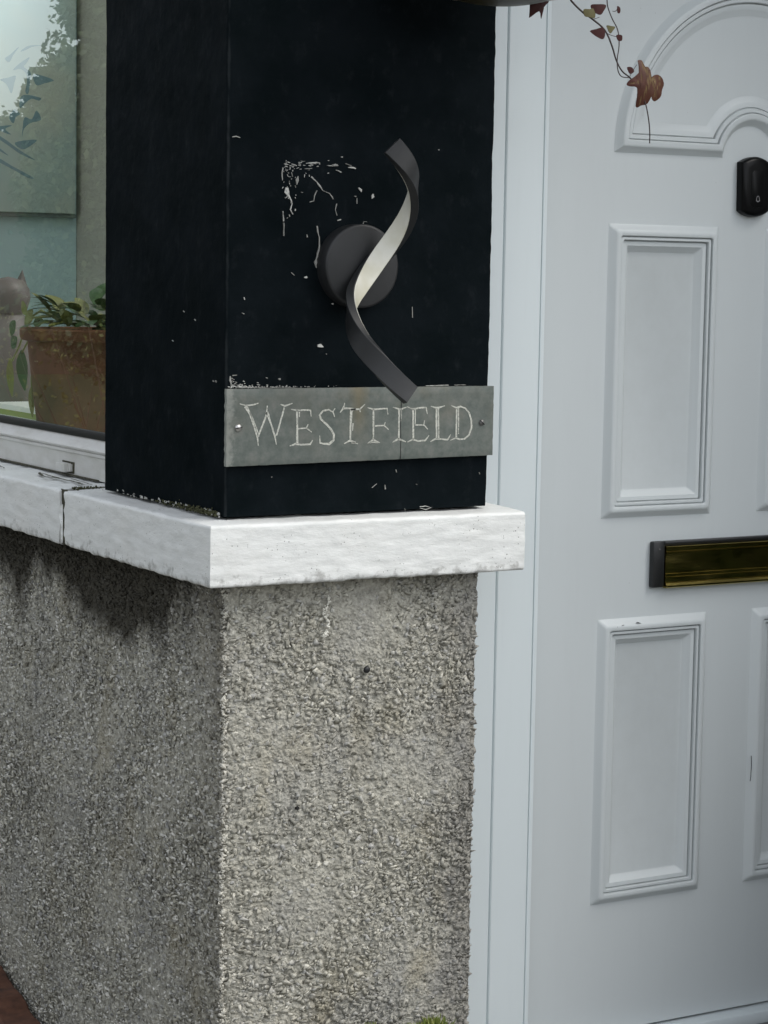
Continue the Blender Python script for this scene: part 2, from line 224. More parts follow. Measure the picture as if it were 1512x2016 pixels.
# roughcast
def roughcast(name, isl, front):
    m = Mat(name, (0.3, 0.29, 0.25), 0.9, spec=0.2)
    o3 = m.sep()
    if front:
        base = m.ramp(m.noise(75, 5, 0.65), [(0.28, (0.20, 0.193, 0.165)), (0.5, (0.37, 0.36, 0.31)), (0.72, (0.54, 0.525, 0.455))])
        if isl: base = m.mix(0.62, base, m.ramp(m.island(), [(0.0, (0.22, 0.213, 0.18)), (0.3, (0.38, 0.37, 0.315)), (0.7, (0.50, 0.485, 0.415)), (0.88, (0.40, 0.405, 0.405)), (0.97, (0.74, 0.72, 0.63))]))
        edge = m.math('ADD', m.math('MULTIPLY', m.math('SUBTRACT', 0.013, o3[0]), 90.0), m.math('MULTIPLY', m.math('SUBTRACT', m.noise(26, 4, 0.6), 0.5), 2.6))
        base = m.mix(m.ramp(edge, [(0.2, 0.0), (1.0, 0.6)]), base, (0.72, 0.70, 0.62))
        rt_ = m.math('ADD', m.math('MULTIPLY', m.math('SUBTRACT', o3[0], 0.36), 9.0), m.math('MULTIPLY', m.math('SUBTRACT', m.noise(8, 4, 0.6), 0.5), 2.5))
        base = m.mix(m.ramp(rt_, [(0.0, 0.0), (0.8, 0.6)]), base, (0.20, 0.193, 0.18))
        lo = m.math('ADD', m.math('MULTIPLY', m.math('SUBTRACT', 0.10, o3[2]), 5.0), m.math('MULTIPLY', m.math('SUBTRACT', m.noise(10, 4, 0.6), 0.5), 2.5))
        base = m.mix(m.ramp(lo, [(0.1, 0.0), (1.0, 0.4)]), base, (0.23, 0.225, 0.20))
    else:
        base = m.ramp(m.noise(75, 5, 0.65), [(0.28, (0.14, 0.135, 0.11)), (0.5, (0.36, 0.35, 0.30)), (0.72, (0.64, 0.62, 0.54))])
        if isl: base = m.mix(0.82, base, m.ramp(m.island(), [(0.0, (0.12, 0.115, 0.095)), (0.2, (0.40, 0.385, 0.32)), (0.45, (0.76, 0.735, 0.62)), (0.68, (0.32, 0.32, 0.32)), (0.80, (0.80, 0.79, 0.73)), (0.93, (0.95, 0.93, 0.86))]))
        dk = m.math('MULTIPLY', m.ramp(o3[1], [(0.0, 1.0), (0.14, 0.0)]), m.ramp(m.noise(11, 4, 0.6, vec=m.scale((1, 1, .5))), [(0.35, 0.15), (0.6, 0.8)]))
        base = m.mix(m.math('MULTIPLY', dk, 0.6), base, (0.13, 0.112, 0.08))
        shade_grime = m.math('ADD', m.math('MULTIPLY', m.math('SUBTRACT', o3[2], 0.60), 10.0), m.math('MULTIPLY', m.math('SUBTRACT', m.noise(7, 4, vec=m.scale((1, 1, .3))), 0.5), 3.2))
        shade_grime = m.math('MULTIPLY', m.math('MAXIMUM', shade_grime, 0.0), m.ramp(o3[1], [(0.10, 0.35), (0.34, 1.0)]))
        pass
    big = m.noise(5.5, 4)
    base = m.mix(m.ramp(big, [(0.48, 0.0), (0.66, 0.35 if front else 0.25)]), base, (0.27, 0.27, 0.265))
    base = m.mix(m.ramp(m.noise(9, 4, vec=m.scale((1, 1, .6))), [(0.55, 0.0), (0.72, 0.4)]), base, (0.34, 0.30, 0.20))
    lime = m.ramp(m.noise(130, 4, 0.7), [(0.58, 0.0), (0.72, 0.5)])
    base = m.mix(lime, base, (0.62, 0.61, 0.54))
    if not front: base = m.mix(m.ramp(shade_grime, [(0.0, 0.0), (0.6, 0.92)]), base, (0.04, 0.036, 0.026))  # sill's shade painted into the side wall colour, together with brown grime
    m.color(base).bump(m.noise(330, 4, 0.7), 0.7, 0.001)
    if isl and not front: m.bump(m.noise(140, 4, 0.7), 1.0, 0.004)
    if not isl: m.bump(m.voro(170), 0.9, 0.003).bump(m.noise(90, 4, 0.6), 0.8, 0.003)
    return m.m
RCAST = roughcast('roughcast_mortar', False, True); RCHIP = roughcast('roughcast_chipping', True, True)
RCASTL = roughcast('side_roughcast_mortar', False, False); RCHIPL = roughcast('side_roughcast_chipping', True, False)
# upvc
def upvc(name, c, r=0.34):
    m = Mat(name, c, r, spec=0.45)
    n = m.noise(3.0, 4)
    d = m.ramp(m.noise(55, 5, 0.65, vec=m.scale((1, 1, 0.12))), [(0.52, 0.0), (0.8, 0.10)])
    cc = m.mix(m.ramp(n, [(0.4, 0.0), (0.75, 0.10)]), c, tuple(v*0.86 for v in c))
    cc = m.mix(d, cc, tuple(v*0.78 for v in c))
    sp = m.ramp(m.math('ADD', m.voro(26), m.math('MULTIPLY', m.noise(6, 2), 0.12)), [(0.068, 0.6), (0.075, 0.0)])
    cc = m.mix(m.math('MULTIPLY', sp, 0.75), cc, (0.22, 0.2, 0.17))
    pt = m.N.new('ShaderNodeNewGeometry').outputs['Pointiness']
    gr = m.math('MULTIPLY', m.ramp(pt, [(0.40, 1.0), (0.485, 0.0)]), m.ramp(m.noise(28, 4, 0.65), [(0.3, 0.15), (0.65, 0.75)]))
    cc = m.mix(gr, cc, (0.20, 0.20, 0.18))
    m.color(cc).rough(m.ramp(m.noise(40, 4), [(0.3, r), (0.7, r+0.12)])).bump(m.noise(700, 2), 0.08, 0.0002).bump(m.noise(7, 3), 0.12, 0.003)
    return m.m
DOORM = upvc('white_door_skin', (0.535, 0.575, 0.582)); FRAMEM = upvc('white_frame_plastic', (0.60, 0.66, 0.675))
m = Mat('weathered_frame_paint', (0.6, 0.6, 0.58), 0.5)
c = m.mix(m.ramp(m.noise(30, 5, 0.65, vec=m.scale((1, .4, 1))), [(0.45, 0.0), (0.75, 0.6)]), (0.60, 0.60, 0.575), (0.40, 0.39, 0.34)); m.color(c).bump(m.noise(60, 4), 0.3, 0.001)
WFRAME = m.m
GASKET = Mat('black_gasket', (0.006, 0.0065, 0.007), 0.5).m
# slate
m = Mat('slate_plate', (0.14, 0.16, 0.145), 0.5, spec=0.4)
c = m.ramp(m.noise(55, 6, 0.7), [(0.3, (0.075, 0.092, 0.083)), (0.5, (0.115, 0.132, 0.118)), (0.75, (0.17, 0.175, 0.16))])
x = m.sep()[0]; zz = m.sep()[2]
band = m.math('SUBTRACT', 1.0, m.math('MULTIPLY', m.math('ABSOLUTE', m.math('SUBTRACT', x, 0.2225)), 48.0))
bn = m.math('MULTIPLY', m.math('ADD', m.math('MAXIMUM', band, 0.0), m.math('MULTIPLY', m.math('SUBTRACT', m.noise(30, 4), 0.5), 1.4)), m.math('MAXIMUM', m.math('MULTIPLY', m.math('SUBTRACT', zz, 0.955), 12.0), 0.0))
c = m.mix(m.ramp(bn, [(0.0, 0.0), (0.9, 0.55)]), c, (0.175, 0.135, 0.062))
left = m.math('ADD', m.math('MULTIPLY', m.math('SUBTRACT', 0.014, x), 60.0), m.math('MULTIPLY', m.math('SUBTRACT', m.noise(90, 5, 0.7), 0.5), 3.0))
c = m.mix(m.ramp(left, [(0.2, 0.0), (0.9, 0.6)]), c, (0.30, 0.31, 0.28))
c = m.mix(m.ramp(m.noise(12, 3), [(0.5, 0.0), (0.7, 0.35)]), c, (0.13, 0.13, 0.105))
m.color(c).bump(m.noise(120, 5, 0.7), 0.35, 0.0006).bump(m.noise(16, 3), 0.3, 0.002)
SLATE = m.m
m = Mat('chalky_letter_paint', (0.5, 0.5, 0.45), 0.8)
m.color(m.ramp(m.noise(420, 3, 0.6), [(0.30, (0.20, 0.21, 0.18)), (0.44, (0.42, 0.43, 0.38)), (0.7, (0.64, 0.64, 0.57))])); LETTERM = m.m
m = Mat('letter_worn', (0.3, 0.3, 0.27), 0.8); LETTERD = m.m
SCREW = Mat('screw_steel', (0.55, 0.54, 0.52), 0.35, 1.0).m
SCREWD = Mat('dull_screw', (0.16, 0.16, 0.155), 0.45, 0.8).m
SLOT = Mat('dark_line', (0.01, 0.01, 0.01), 0.8).m
m = Mat('lamp_powder_coat', (0.032, 0.0335, 0.036), 0.48, spec=0.45)
m.color(m.mix(m.ramp(m.noise(25, 4), [(0.4, 0.0), (0.7, 1.0)]), (0.0125, 0.0136, 0.0145), (0.019, 0.0202, 0.0214))).bump(m.noise(900, 2), 0.1, 0.0002)
LAMP = m.m
m = Mat('lamp_diffuser', (0.72, 0.70, 0.60), 0.35); m.color(m.mix(m.ramp(m.noise(18, 3), [(0.4, 0.0), (0.7, 1.0)]), (0.74, 0.73, 0.65), (0.60, 0.58, 0.46)))
DIFF = m.m
m = Mat('brass', (0.50, 0.40, 0.13), 0.15, 1.0)
m.rough(m.ramp(m.noise(35, 5, 0.7, vec=m.scale((0.3, 1, 1))), [(0.35, 0.10), (0.7, 0.26)])); m.bump(m.noise(9, 2, vec=m.scale((0.4, 1, 1))), 0.05, 0.002)
BRASS = m.m
BPLAST = Mat('black_plastic', (0.011, 0.012, 0.0125), 0.38).m
m = Mat('gloss_black_plastic', (0.0025, 0.0027, 0.003), 0.3, spec=0.16); GLOSSB = m.m
ICON = Mat('grey_print', (0.28, 0.28, 0.29), 0.6).m
# glass: thin pane, transparent with fresnel mirror
g = bpy.data.materials.new('window_glass'); g.use_nodes = True; t = g.node_tree; t.nodes.clear()
o_ = t.nodes.new('ShaderNodeOutputMaterial'); mx = t.nodes.new('ShaderNodeMixShader'); fr = t.nodes.new('ShaderNodeFresnel'); fr.inputs[0].default_value = 1.95
tr = t.nodes.new('ShaderNodeBsdfTransparent'); tr.inputs[0].default_value = (0.90, 0.97, 0.95, 1)
gl = t.nodes.new('ShaderNodeBsdfGlossy'); gl.inputs['Roughness'].default_value = 0.004; gl.inputs[0].default_value = (0.92, 1.0, 0.99, 1)
t.links.new(fr.outputs[0], mx.inputs[0]); t.links.new(tr.outputs[0], mx.inputs[1]); t.links.new(gl.outputs[0], mx.inputs[2]); t.links.new(mx.outputs[0], o_.inputs[0])
GLASS = g
# ivy, plants
m = Mat('ivy_stem', (0.045, 0.03, 0.028), 0.7); STEM = m.m
m = Mat('ivy_leaf_red', (0.11, 0.03, 0.02), 0.55, spec=0.25)
at = m.N.new('ShaderNodeAttribute'); at.attribute_name = 'vein'
c = m.ramp(m.noise(90, 4), [(0.3, (0.040, 0.008, 0.008)), (0.7, (0.075, 0.018, 0.012))])
xg = m.ramp(m.math('MULTIPLY', m.math('SUBTRACT', m.sep()[0], 0.585), 16.0), [(0.1, 0.0), (0.9, 0.5)])
c = m.mix(xg, c, (0.075, 0.032, 0.014))
m.color(m.mix(at.outputs['Fac'], c, (0.17, 0.12, 0.05))); IVYBIG = m.m
IVYRED = Mat('ivy_leaf_dark_red', (0.045, 0.012, 0.011), 0.6, spec=0.2).m
IVYOLIVE = Mat('ivy_leaf_olive', (0.11, 0.10, 0.045), 0.6, spec=0.2).m
def leafmat(name, c1, c2):
    m = Mat(name, c1, 0.5); m.color(m.mix(m.island(), c1, c2)); return m.m
LEAFG = leafmat('green_leaf', (0.02, 0.055, 0.018), (0.05, 0.11, 0.028))
LEAFY = leafmat('yellow_leaf', (0.10, 0.14, 0.03), (0.22, 0.20, 0.05))
TREEL = leafmat('tree_foliage', (0.035, 0.06, 0.02), (0.10, 0.12, 0.045))
HEDGEL = leafmat('hedge_foliage', (0.02, 0.045, 0.015), (0.06, 0.085, 0.03))
WEED = leafmat('weed_leaf', (0.10, 0.15, 0.02), (0.22, 0.24, 0.06))
BARK = Mat('bark', (0.09, 0.07, 0.05), 0.9).m
m = Mat('terracotta', (0.30, 0.125, 0.065), 0.8); m.color(m.ramp(m.noise(14, 5, 0.6), [(0.3, (0.12, 0.045, 0.02)), (0.7, (0.23, 0.088, 0.04))])); TERRA = m.m
SOIL = Mat('soil', (0.03, 0.022, 0.015), 0.95).m
m = Mat('teal_canvas', (0.30, 0.42, 0.40), 0.8)
c = m.ramp(m.noise(2.6, 3), [(0.3, (0.36, 0.50, 0.51)), (0.5, (0.48, 0.60, 0.56)), (0.7, (0.62, 0.65, 0.55))]); m.color(c); CANVAS = m.m
PETAL = leafmat('painted_petal', (0.15, 0.26, 0.29), (0.24, 0.36, 0.40))
PETALL = leafmat('painted_petal_light', (0.42, 0.50, 0.45), (0.5, 0.54, 0.40))
ROOM = Mat('teal_room_wall', (0.52, 0.70, 0.70), 0.9).m
ROOMD = Mat('cream_room_wall', (0.46, 0.44, 0.38), 0.9).m
BOARD = Mat('window_board_white', (0.75, 0.75, 0.72), 0.4).m
CATM = Mat('grey_ornament_glaze', (0.12, 0.10, 0.095), 0.5).m
GREENR = Mat('lime_ribbon', (0.22, 0.27, 0.06), 0.6).m
m = Mat('basket_plastic', (0.05, 0.038, 0.018), 0.4, spec=0.15); m.color(m.ramp(m.noise(60, 4, vec=m.scale((1, 1, 5))), [(0.35, (0.012, 0.008, 0.004)), (0.7, (0.05, 0.045, 0.012))])); BASK = m.m
m = Mat('ground_gravel', (0.2, 0.19, 0.17), 0.95); m.color(m.ramp(m.noise(30, 5), [(0.3, (0.15, 0.147, 0.135)), (0.7, (0.27, 0.265, 0.245))])).bump(m.voro(60), 0.5, 0.01); GROUND = m.m
m = Mat('brown_stone', (0.075, 0.032, 0.018), 0.85); m.color(m.ramp(m.noise(30, 5, 0.65), [(0.3, (0.04, 0.016, 0.009)), (0.7, (0.14, 0.06, 0.032))])).bump(m.noise(60, 4), 0.6, 0.002); BROWN = m.m
EXTW = Mat('pale_render_wall', (0.45, 0.44, 0.40), 0.9).m
DARKW = Mat('dark_roof_slate', (0.07, 0.07, 0.075), 0.8).m
SHINE = Mat('window_dark', (0.03, 0.035, 0.04), 0.1).m

# ---------------------------------------------------------------- sweep of a profile along a plan path, outward side to the left of travel reversed
def sweep(path, prof, disp, step):
    """path: plan corners; prof: list of (outward offset, z); returns V, quads"""
    pts = []
    for k in range(len(path)-1):
        a = Vector(path[k]); b = Vector(path[k+1]); L = (b-a).length; n = max(1, int(L/step))
        for i in range(n): pts.append((a.lerp(b, i/n), k, i == 0 and k > 0))
    pts.append((Vector(path[-1]), len(path)-2, False))
    nrm = []
    for k in range(len(path)-1):
        t = (Vector(path[k+1])-Vector(path[k])).normalized(); nrm.append(Vector((t.y, -t.x)))
    V = []; ns = len(prof)
    for p, k, corner in pts:
        n = nrm[k] if not corner else (nrm[k]+nrm[k-1])
        if corner: n = n*(2/n.length_squared) if n.length_squared > 0 else n
        for o, z in prof:
            V.append(((p.x+n.x*o), (p.y+n.y*o), z, n.x, n.y))
    out = []
    for i, (x, y, z, nx, ny) in enumerate(V):
        out.append(disp(x, y, z, nx, ny, i % ns))
    F = []
    for i in range(len(pts)-1):
        for j in range(ns-1):
            a = i*ns+j; F.append((a, a+ns, a+ns+1, a+1))
    return out, F, len(pts), ns

# ---------------------------------------------------------------- ground
o = MB().box(-120, 120, -120, 120, -0.5, -0.22).build('ground', GROUND); tag(o, 'grey gravel and earth ground in front of the house', kind='structure')
o = MB().box(0.47, 2.2, -1.3, 0.10, -0.219, -0.19, .004).build('doorstep', Mat('step_concrete', (0.11, 0.108, 0.10), 0.85).m); tag(o, 'concrete doorstep slab', kind='structure')

# ---------------------------------------------------------------- roughcast wall
wall = empty('roughcast_wall', (0.2, 0.2, -0.2)); tag(wall, 'lower wall of grey beige roughcast under the white window sill', 'wall')
WX = 0.458
def smooth(t): t = max(0.0, min(1.0, t)); return t*t*(3-2*t)
def rec(y, z): return 0.030*smooth((y-0.20)/0.17)*smooth((z-0.25)/0.40)      # the render under the window sits a little further back
def wdisp(x, y, z, nx, ny, j):
    p = Vector((x, y, z))
    d = 0.0028*noise.noise(p*70)+0.0022*noise.noise(p*150)+0.004*noise.noise(p*6)-0.001
    e = 0.0
    if abs(x) < 0.012 and abs(y) < 0.012: e = -0.004+0.004*noise.noise(p*50)
    if abs(x) < 0.03 and abs(y) < 0.03: d += 0.0045*noise.noise(Vector((0, 0, z*13)))*(1-max(abs(x), abs(y))/0.03)+0.003*noise.noise(Vector((0, 2, z*38)))*(1-max(abs(x), abs(y))/0.03)
    if abs(x-WX) < 0.01 and abs(y) < 0.012: e = -0.002+0.002*noise.noise(p*60)
    L = math.hypot(nx, ny); d += e
    if ny == 0 and nx < 0: d -= rec(y, z)
    return (x+nx/L*d, y+ny/L*d, z)
zs = [(0, 0.752-0.004*i) for i in range(int(0.98/0.004))]
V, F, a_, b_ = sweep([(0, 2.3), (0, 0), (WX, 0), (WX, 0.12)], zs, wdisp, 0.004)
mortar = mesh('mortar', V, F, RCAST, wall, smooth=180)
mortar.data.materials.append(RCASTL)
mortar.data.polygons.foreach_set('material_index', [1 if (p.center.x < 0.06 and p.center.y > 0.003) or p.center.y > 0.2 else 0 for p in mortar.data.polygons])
MB().box(0.06, 0.28, 0.03, 2.3, -0.23, 0.74).box(0.281, WX-0.01, 0.03, 0.3, -0.23, 0.74).build('wall_core', RCAST, wall)

# chippings thrown on the mortar: thousands, real geometry, joined
def icosa():
    bm = bmesh.new(); bmesh.ops.create_icosphere(bm, subdivisions=1, radius=1)
    V = np.array([v.co[:] for v in bm.verts]); T = np.array([[v.index for v in f.verts] for f in bm.faces]); bm.free(); return V, T
IV, IT = icosa()
def shard():
    while True:
        p = rng.normal(size=(9, 3)); p /= np.linalg.norm(p, axis=1, keepdims=True); p *= rng.uniform(0.75, 1.15, (9, 1))
        p[:, 2] = np.clip(p[:, 2]*1.3, -0.8, 0.8)
        bm = bmesh.new(); vs = [bm.verts.new(q) for q in p]
        o_ = bmesh.ops.convex_hull(bm, input=vs)
        bmesh.ops.delete(bm, geom=[e for e in o_['geom_interior'] if isinstance(e, bmesh.types.BMVert)], context='VERTS')
        bm.verts.index_update(); bmesh.ops.triangulate(bm, faces=list(bm.faces)); bmesh.ops.recalc_face_normals(bm, faces=list(bm.faces))
        V_ = np.array([v.co[:] for v in bm.verts]); T_ = np.array([[v.index for v in f.verts] for f in bm.faces]); bm.free()
        if len(V_) >= 8 and len(T_) >= 10: return V_, T_
shards = [shard() for _ in range(26)]
shapes = [IV*(1+rng.uniform(-0.4, 0.4, (12, 1))) for _ in range(14)]
def chippings(n, place, smin, smax, st=1.0, tilt=0.5, lean=0.3, fat=1.0):
    allV = []; allT = []; off = 0
    for i in range(n):
        P, ax, n_ = place()
        s = smin+(smax-smin)*rng.random()**1.9
        v0, t0 = shards[rng.integers(26)]
        v = v0*np.array([s*rng.uniform(0.8, 1.45), s*rng.uniform(0.55, 1.0), s*rng.uniform(0.22, 0.42)*fat])
        a = rng.random()*6.283; ca, sa = math.cos(a), math.sin(a)
        v = v@np.array([[ca, sa, 0], [-sa, ca, 0], [0, 0, 1]])
        t1 = rng.normal(lean, tilt); t2 = rng.normal(0, tilt)
        v = v@np.array([[1, 0, 0], [0, math.cos(t1), math.sin(t1)], [0, -math.sin(t1), math.cos(t1)]])
        v = v@np.array([[math.cos(t2), 0, math.sin(t2)], [0, 1, 0], [-math.sin(t2), 0, math.cos(t2)]])
        w_ = np.outer(v[:, 0]*st, ax)+np.outer(v[:, 1], [0, 0, 1])+np.outer(v[:, 2], n_)
        allV.append(w_+P); allT.append(t0+off); off += len(v0)
    return np.concatenate(allV), np.concatenate(allT)
def pf():
    x = rng.uniform(0.0, WX-0.004); z = rng.uniform(-0.22, 0.745)
    return np.array([x, 0.0008+rng.normal(0, 0.0009), z]), np.array([1, 0, 0]), np.array([0, -1, 0])
def pl():
    y = rng.uniform(0.0, 1.25); z = rng.uniform(-0.22, 0.745)
    return np.array([-0.0003+rng.normal(0, 0.0007)+rec(y, z), y, z]), np.array([0, -1, 0]), np.array([-1, 0, 0])
def pe():
    z = rng.uniform(-0.22, 0.745)
    if rng.random() < 0.5: return np.array([0.002+rng.normal(0, .0018), 0.002+rng.normal(0, .0018), z]), np.array([.7, -.7, 0]), np.array([-.7, -.7, 0])
    return np.array([WX-0.0035, rng.uniform(0.0, 0.1), z]), np.array([0, 1, 0]), np.array([1, 0, 0])
V1, T1 = chippings(17000, pf, 0.0030, 0.0085, 1.0, 0.30, 0.42); V2, T2 = chippings(34000, pl, 0.0024, 0.0064, 1.25, 0.55, 0.35, 1.35); V3, T3 = chippings(1500, pe, 0.0020, 0.0042, 1.0, 0.3)
ch = arr_mesh('chippings', np.concatenate([V1, V3]), np.concatenate([T1, T3+len(V1)]), RCHIP, wall); tag(ch, kind='stuff')
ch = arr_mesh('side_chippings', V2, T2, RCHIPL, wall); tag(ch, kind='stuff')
# capped hole in the wall
pl_ = empty('wall_plug', (0.248, -0.004, 0.601)); tag(pl_, 'small round black rubber plug in the front of the roughcast wall', 'plug')
MB().lathe([(0.0001, 0.0095), (0.003, 0.0092), (0.0050, 0.008), (0.0056, 0.006), (0.0056, 0.0), ], (0.248, 0.0, 0.601), 24, True, axis='y').build('cap', BPLAST, pl_, 60)
MB().lathe([(0.0058, 0.0), (0.0058, 0.0055), (0.0075, 0.0058), (0.0082, 0.004), (0.0085, 0.0)], (0.248, 0.0, 0.601), 24, axis='y').build('mortar_ring', RCAST, pl_, 60)

def limerun():
    z_ = rng.uniform(0.655, 0.728); return (0.175+0.004*math.sin(z_*160)+rng.normal(0, 0.0016), -0.0045-abs(rng.normal(0, 0.0006)), z_)
LIME = Mat('lime_white', (0.70, 0.69, 0.62), .9).m
Vs = []; Ts = []
for i in range(90):
    Vs.append(shapes[rng.integers(14)]*rng.uniform(0.0010, 0.0024)*rng.uniform(0.6, 1.2, 3)+np.array(limerun())); Ts.append(IT+12*i)
tag(arr_mesh('lime_streak', np.concatenate(Vs), np.concatenate(Ts), LIME, wall), kind='stuff')
hl = MB().lathe([(0.0001, 0.0050), (0.0026, 0.0048), (0.0030, 0.0)], (0.128, -0.002, 0.391), 14, axis='y').build('drill_hole', SLOT, wall, 60)
# ---------------------------------------------------------------- black pillar
pillar = empty('painted_pillar', (0.235, 0.23, 0.85)); tag(pillar, 'black painted square pillar standing on the white sill at the corner', 'pillar')
PX = 0.470
def pdisp(x, y, z, nx, ny, j):
    p = Vector((x, y, z)); L = math.hypot(nx, ny)
    d = 0.0011*noise.noise(p*9)+0.0005*noise.noise(p*40)+0.0003*noise.noise(p*110)
    cd = min(math.hypot(x, y), math.hypot(x-PX, y), math.hypot(x, y-.468))
    if cd < 0.004: d -= 0.0022*(1-cd/0.004)+0.0009*noise.noise(p*60)
    if y < 0.002 and nx == 0:
        # raised ghost lines of an old fitting under the paint, ragged
        for gx0, gx1, gz in ((0.098, 0.30, 1.404),):
            if gx0 < x < gx1: d += 0.0010*max(0, 1-abs(z-gz-0.003*noise.noise(p*30))/0.004)*(0.5+noise.noise(p*120))
        if 1.05 < z < 1.40:
            for gx in (0.098, 0.325): d += 0.0009*max(0, 1-abs(x-gx-0.002*noise.noise(p*30))/0.0035)*(0.4+noise.noise(p*120))
        if z < 1.10 or (1.2 < z < 1.42 and x < 0.25): d += 0.0009*max(0, noise.noise(p*55+Vector((3, 3, 3))))
    return (x+nx/L*d, y+ny/L*d, z)
path = [(0, 0.468), (0, 0.004), (0, 0), (0.004, 0), (PX-0.004, 0), (PX, 0), (PX, 0.20)]
zs = [(0, 2.25)]+[(0, 1.72-0.004*i) for i in range(int(0.875/0.004))]
V, F, npn, ns = sweep(path, zs, pdisp, 0.004)
mesh('pillar_face', V, F, BLACK, pillar, smooth=50)
MB().box(0.003, PX-0.003, 0.2, 0.466, 0.852, 2.25).box(0.006, PX-0.006, 0.008, 0.2, 2.0, 2.249).build('pillar_core', BLACK, pillar)

def strokes(mb, data, place, lift, jit=0.0, wf=1.0):
    """flat tapered strokes with a little thickness; data in 0.1 mm"""
    for st in data:
        pts = [(a*1e-4, b*1e-4, max(w*1e-4*0.5*wf, 2e-4)) for a, b, w in st]
        # subdivide
        q = []
        for i in range(len(pts)-1):
            a, b = pts[i], pts[i+1]; n = max(1, int(math.hypot(a[0]-b[0], a[1]-b[1])/0.004))
            for k in range(n): q.append(tuple(a[j]+(b[j]-a[j])*k/n for j in range(3)))
        q.append(pts[-1]); L = []; Rr = []
        for i, (h, z, hw) in enumerate(q):
            a = q[max(i-1, 0)]; b = q[min(i+1, len(q)-1)]
            tx, tz = b[0]-a[0], b[1]-a[1]; l = math.hypot(tx, tz) or 1; nx_, nz_ = -tz/l, tx/l
            j1 = 1+random.uniform(-jit, jit); j2 = 1+random.uniform(-jit, jit)
            L.append((h+nx_*hw*j1, z+nz_*hw*j1)); Rr.append((h-nx_*hw*j2, z-nz_*hw*j2))
        n = len(q); base = len(mb.V)
        for (h, z) in L: mb.V.append(place(h, z, lift))
        for (h, z) in Rr: mb.V.append(place(h, z, lift))
        for (h, z) in L: mb.V.append(place(h, z, -0.0008))
        for (h, z) in Rr: mb.V.append(place(h, z, -0.0008))
        for i in range(n-1):
            mb.F.append((base+i, base+i+1, base+n+i+1, base+n+i))
            mb.F.append((base+i, base+2*n+i, base+2*n+i+1, base+i+1))
            mb.F.append((base+n+i, base+n+i+1, base+3*n+i+1, base+3*n+i))
        for e, in ((0,), (n-1,)): mb.F.append((base+e, base+n+e, base+3*n+e, base+2*n+e))
    return mb
mb = MB(); strokes(mb, CHIPS_FRONT, lambda h, z, l: (h, -l, z), 0.0019, 0.7, 0.85)
tag(mb.build('paint_chips', CHIP, pillar), kind='stuff')
mb = MB(); strokes(mb, CHIPS_LEFT, lambda h, z, l: (-l, h, z), 0.0014, 0.5)
tag(mb.build('side_paint_chips', CHIP, pillar), kind='stuff')
# flaking, mossy foot of the pillar's left side
mb = MB()
for i in range(46):
    y = 0.01+0.40*random.random()**1.3; zc = 0.8535+random.uniform(-0.001, 0.004); h = random.uniform(0.001, 0.0038); l = random.uniform(0.003, 0.012)
    mb.add([(-0.0022, y, zc), (-0.0026, y+l, zc+random.uniform(-.001, .001)), (-0.0022, y+l*.9, zc+h), (-0.0024, y+l*.1, zc+h*.7)], [(0, 1, 2, 3)])
tag(mb.build('foot_flakes', CHIP, pillar), kind='stuff')
def crumbs(name, mat, parent, n, place, s0, s1):
    Vs = []; Ts = []
    for i in range(n):
        s = rng.uniform(s0, s1); Vs.append(shapes[rng.integers(14)]*s*rng.uniform(0.6, 1.2, 3)+np.array(place())); Ts.append(IT+12*i)
    o = arr_mesh(name, np.concatenate(Vs), np.concatenate(Ts), mat, parent); tag(o, kind='stuff'); return o
crumbs('foot_moss', MOSS, pillar, 420, lambda: (-0.001-abs(rng.normal(0, 0.003)), 0.02+abs(rng.normal(0, 0.085)), 0.8515+abs(rng.normal(0, 0.0035))), 0.0007, 0.0022)
crumbs('foot_crumbs', CHIP, pillar, 60, lambda: (-0.001-abs(rng.normal(0, 0.003)), 0.005+abs(rng.normal(0, 0.2)), 0.8515+abs(rng.normal(0, 0.0015))), 0.0005, 0.0018)
crumbs('ledge_crumbs', CHIP, pillar, 150, lambda: (0.003+abs(rng.normal(0, 0.07)), -0.001-abs(rng.normal(0, 0.004)), 1.0473+abs(rng.normal(0, 0.0012))), 0.0004, 0.0012)

# ---------------------------------------------------------------- sills
def sillprof(top_in, top_out, zb, out):
    pr_ = []
    for i in range(14): pr_.append((-0.14+(0.14+out-0.006)*i/13, top_in+(top_out-top_in)*i/13))
    for a in (25, 50, 75): pr_.append((out-0.006+0.006*math.sin(R(a)), top_out-0.006+0.006*math.cos(R(a))))
    for i in range(20): pr_.append((out, top_out-0.006-(top_out-zb-0.011)*i/19))
    for a in (30, 60, 90): pr_.append((out-0.005+0.005*math.cos(R(a)), zb+0.005-0.005*math.sin(R(a))))
    for i in range(1, 7): pr_.append((out-0.005-0.03*i/6, zb+0.0002*i))
    pr_.append((-0.14, zb+0.002))
    return pr_
def sdisp(seed, top_amp=0.0012):
    def f(x, y, z, nx, ny, j):
        p = Vector((x, y, z)); q = Vector((x*1.0, y*1.0, z*3.5)); L = math.hypot(nx, ny)
        d = 0.0011*noise.noise(q*22+Vector((seed, 0, 0)))+0.0009*noise.noise(p*8)+0.0005*noise.noise(q*60)
        dz = 0.0
        if z > 0.843: dz = top_amp*noise.noise(p*25+Vector((0, 0, seed)))+0.0006*noise.noise(p*90)
        if z < 0.765: dz = 0.0022*noise.noise(p*28+Vector((seed, 1, 0)))+0.0016*noise.noise(p*75); d -= 0.0012*abs(noise.noise(p*45))
        return (x+nx/L*d, y+ny/L*d, z+dz)
    return f
pr_ = sillprof(0.8515, 0.8455, 0.7505, 0.0465)
# corner sill: left side from the joint, round the corner, to the right end
path = [(0, 0.532), (0, 0.0), (0.469, 0.0)]
V, F, npn, ns = sweep(path, pr_, sdisp(1.0), 0.006)
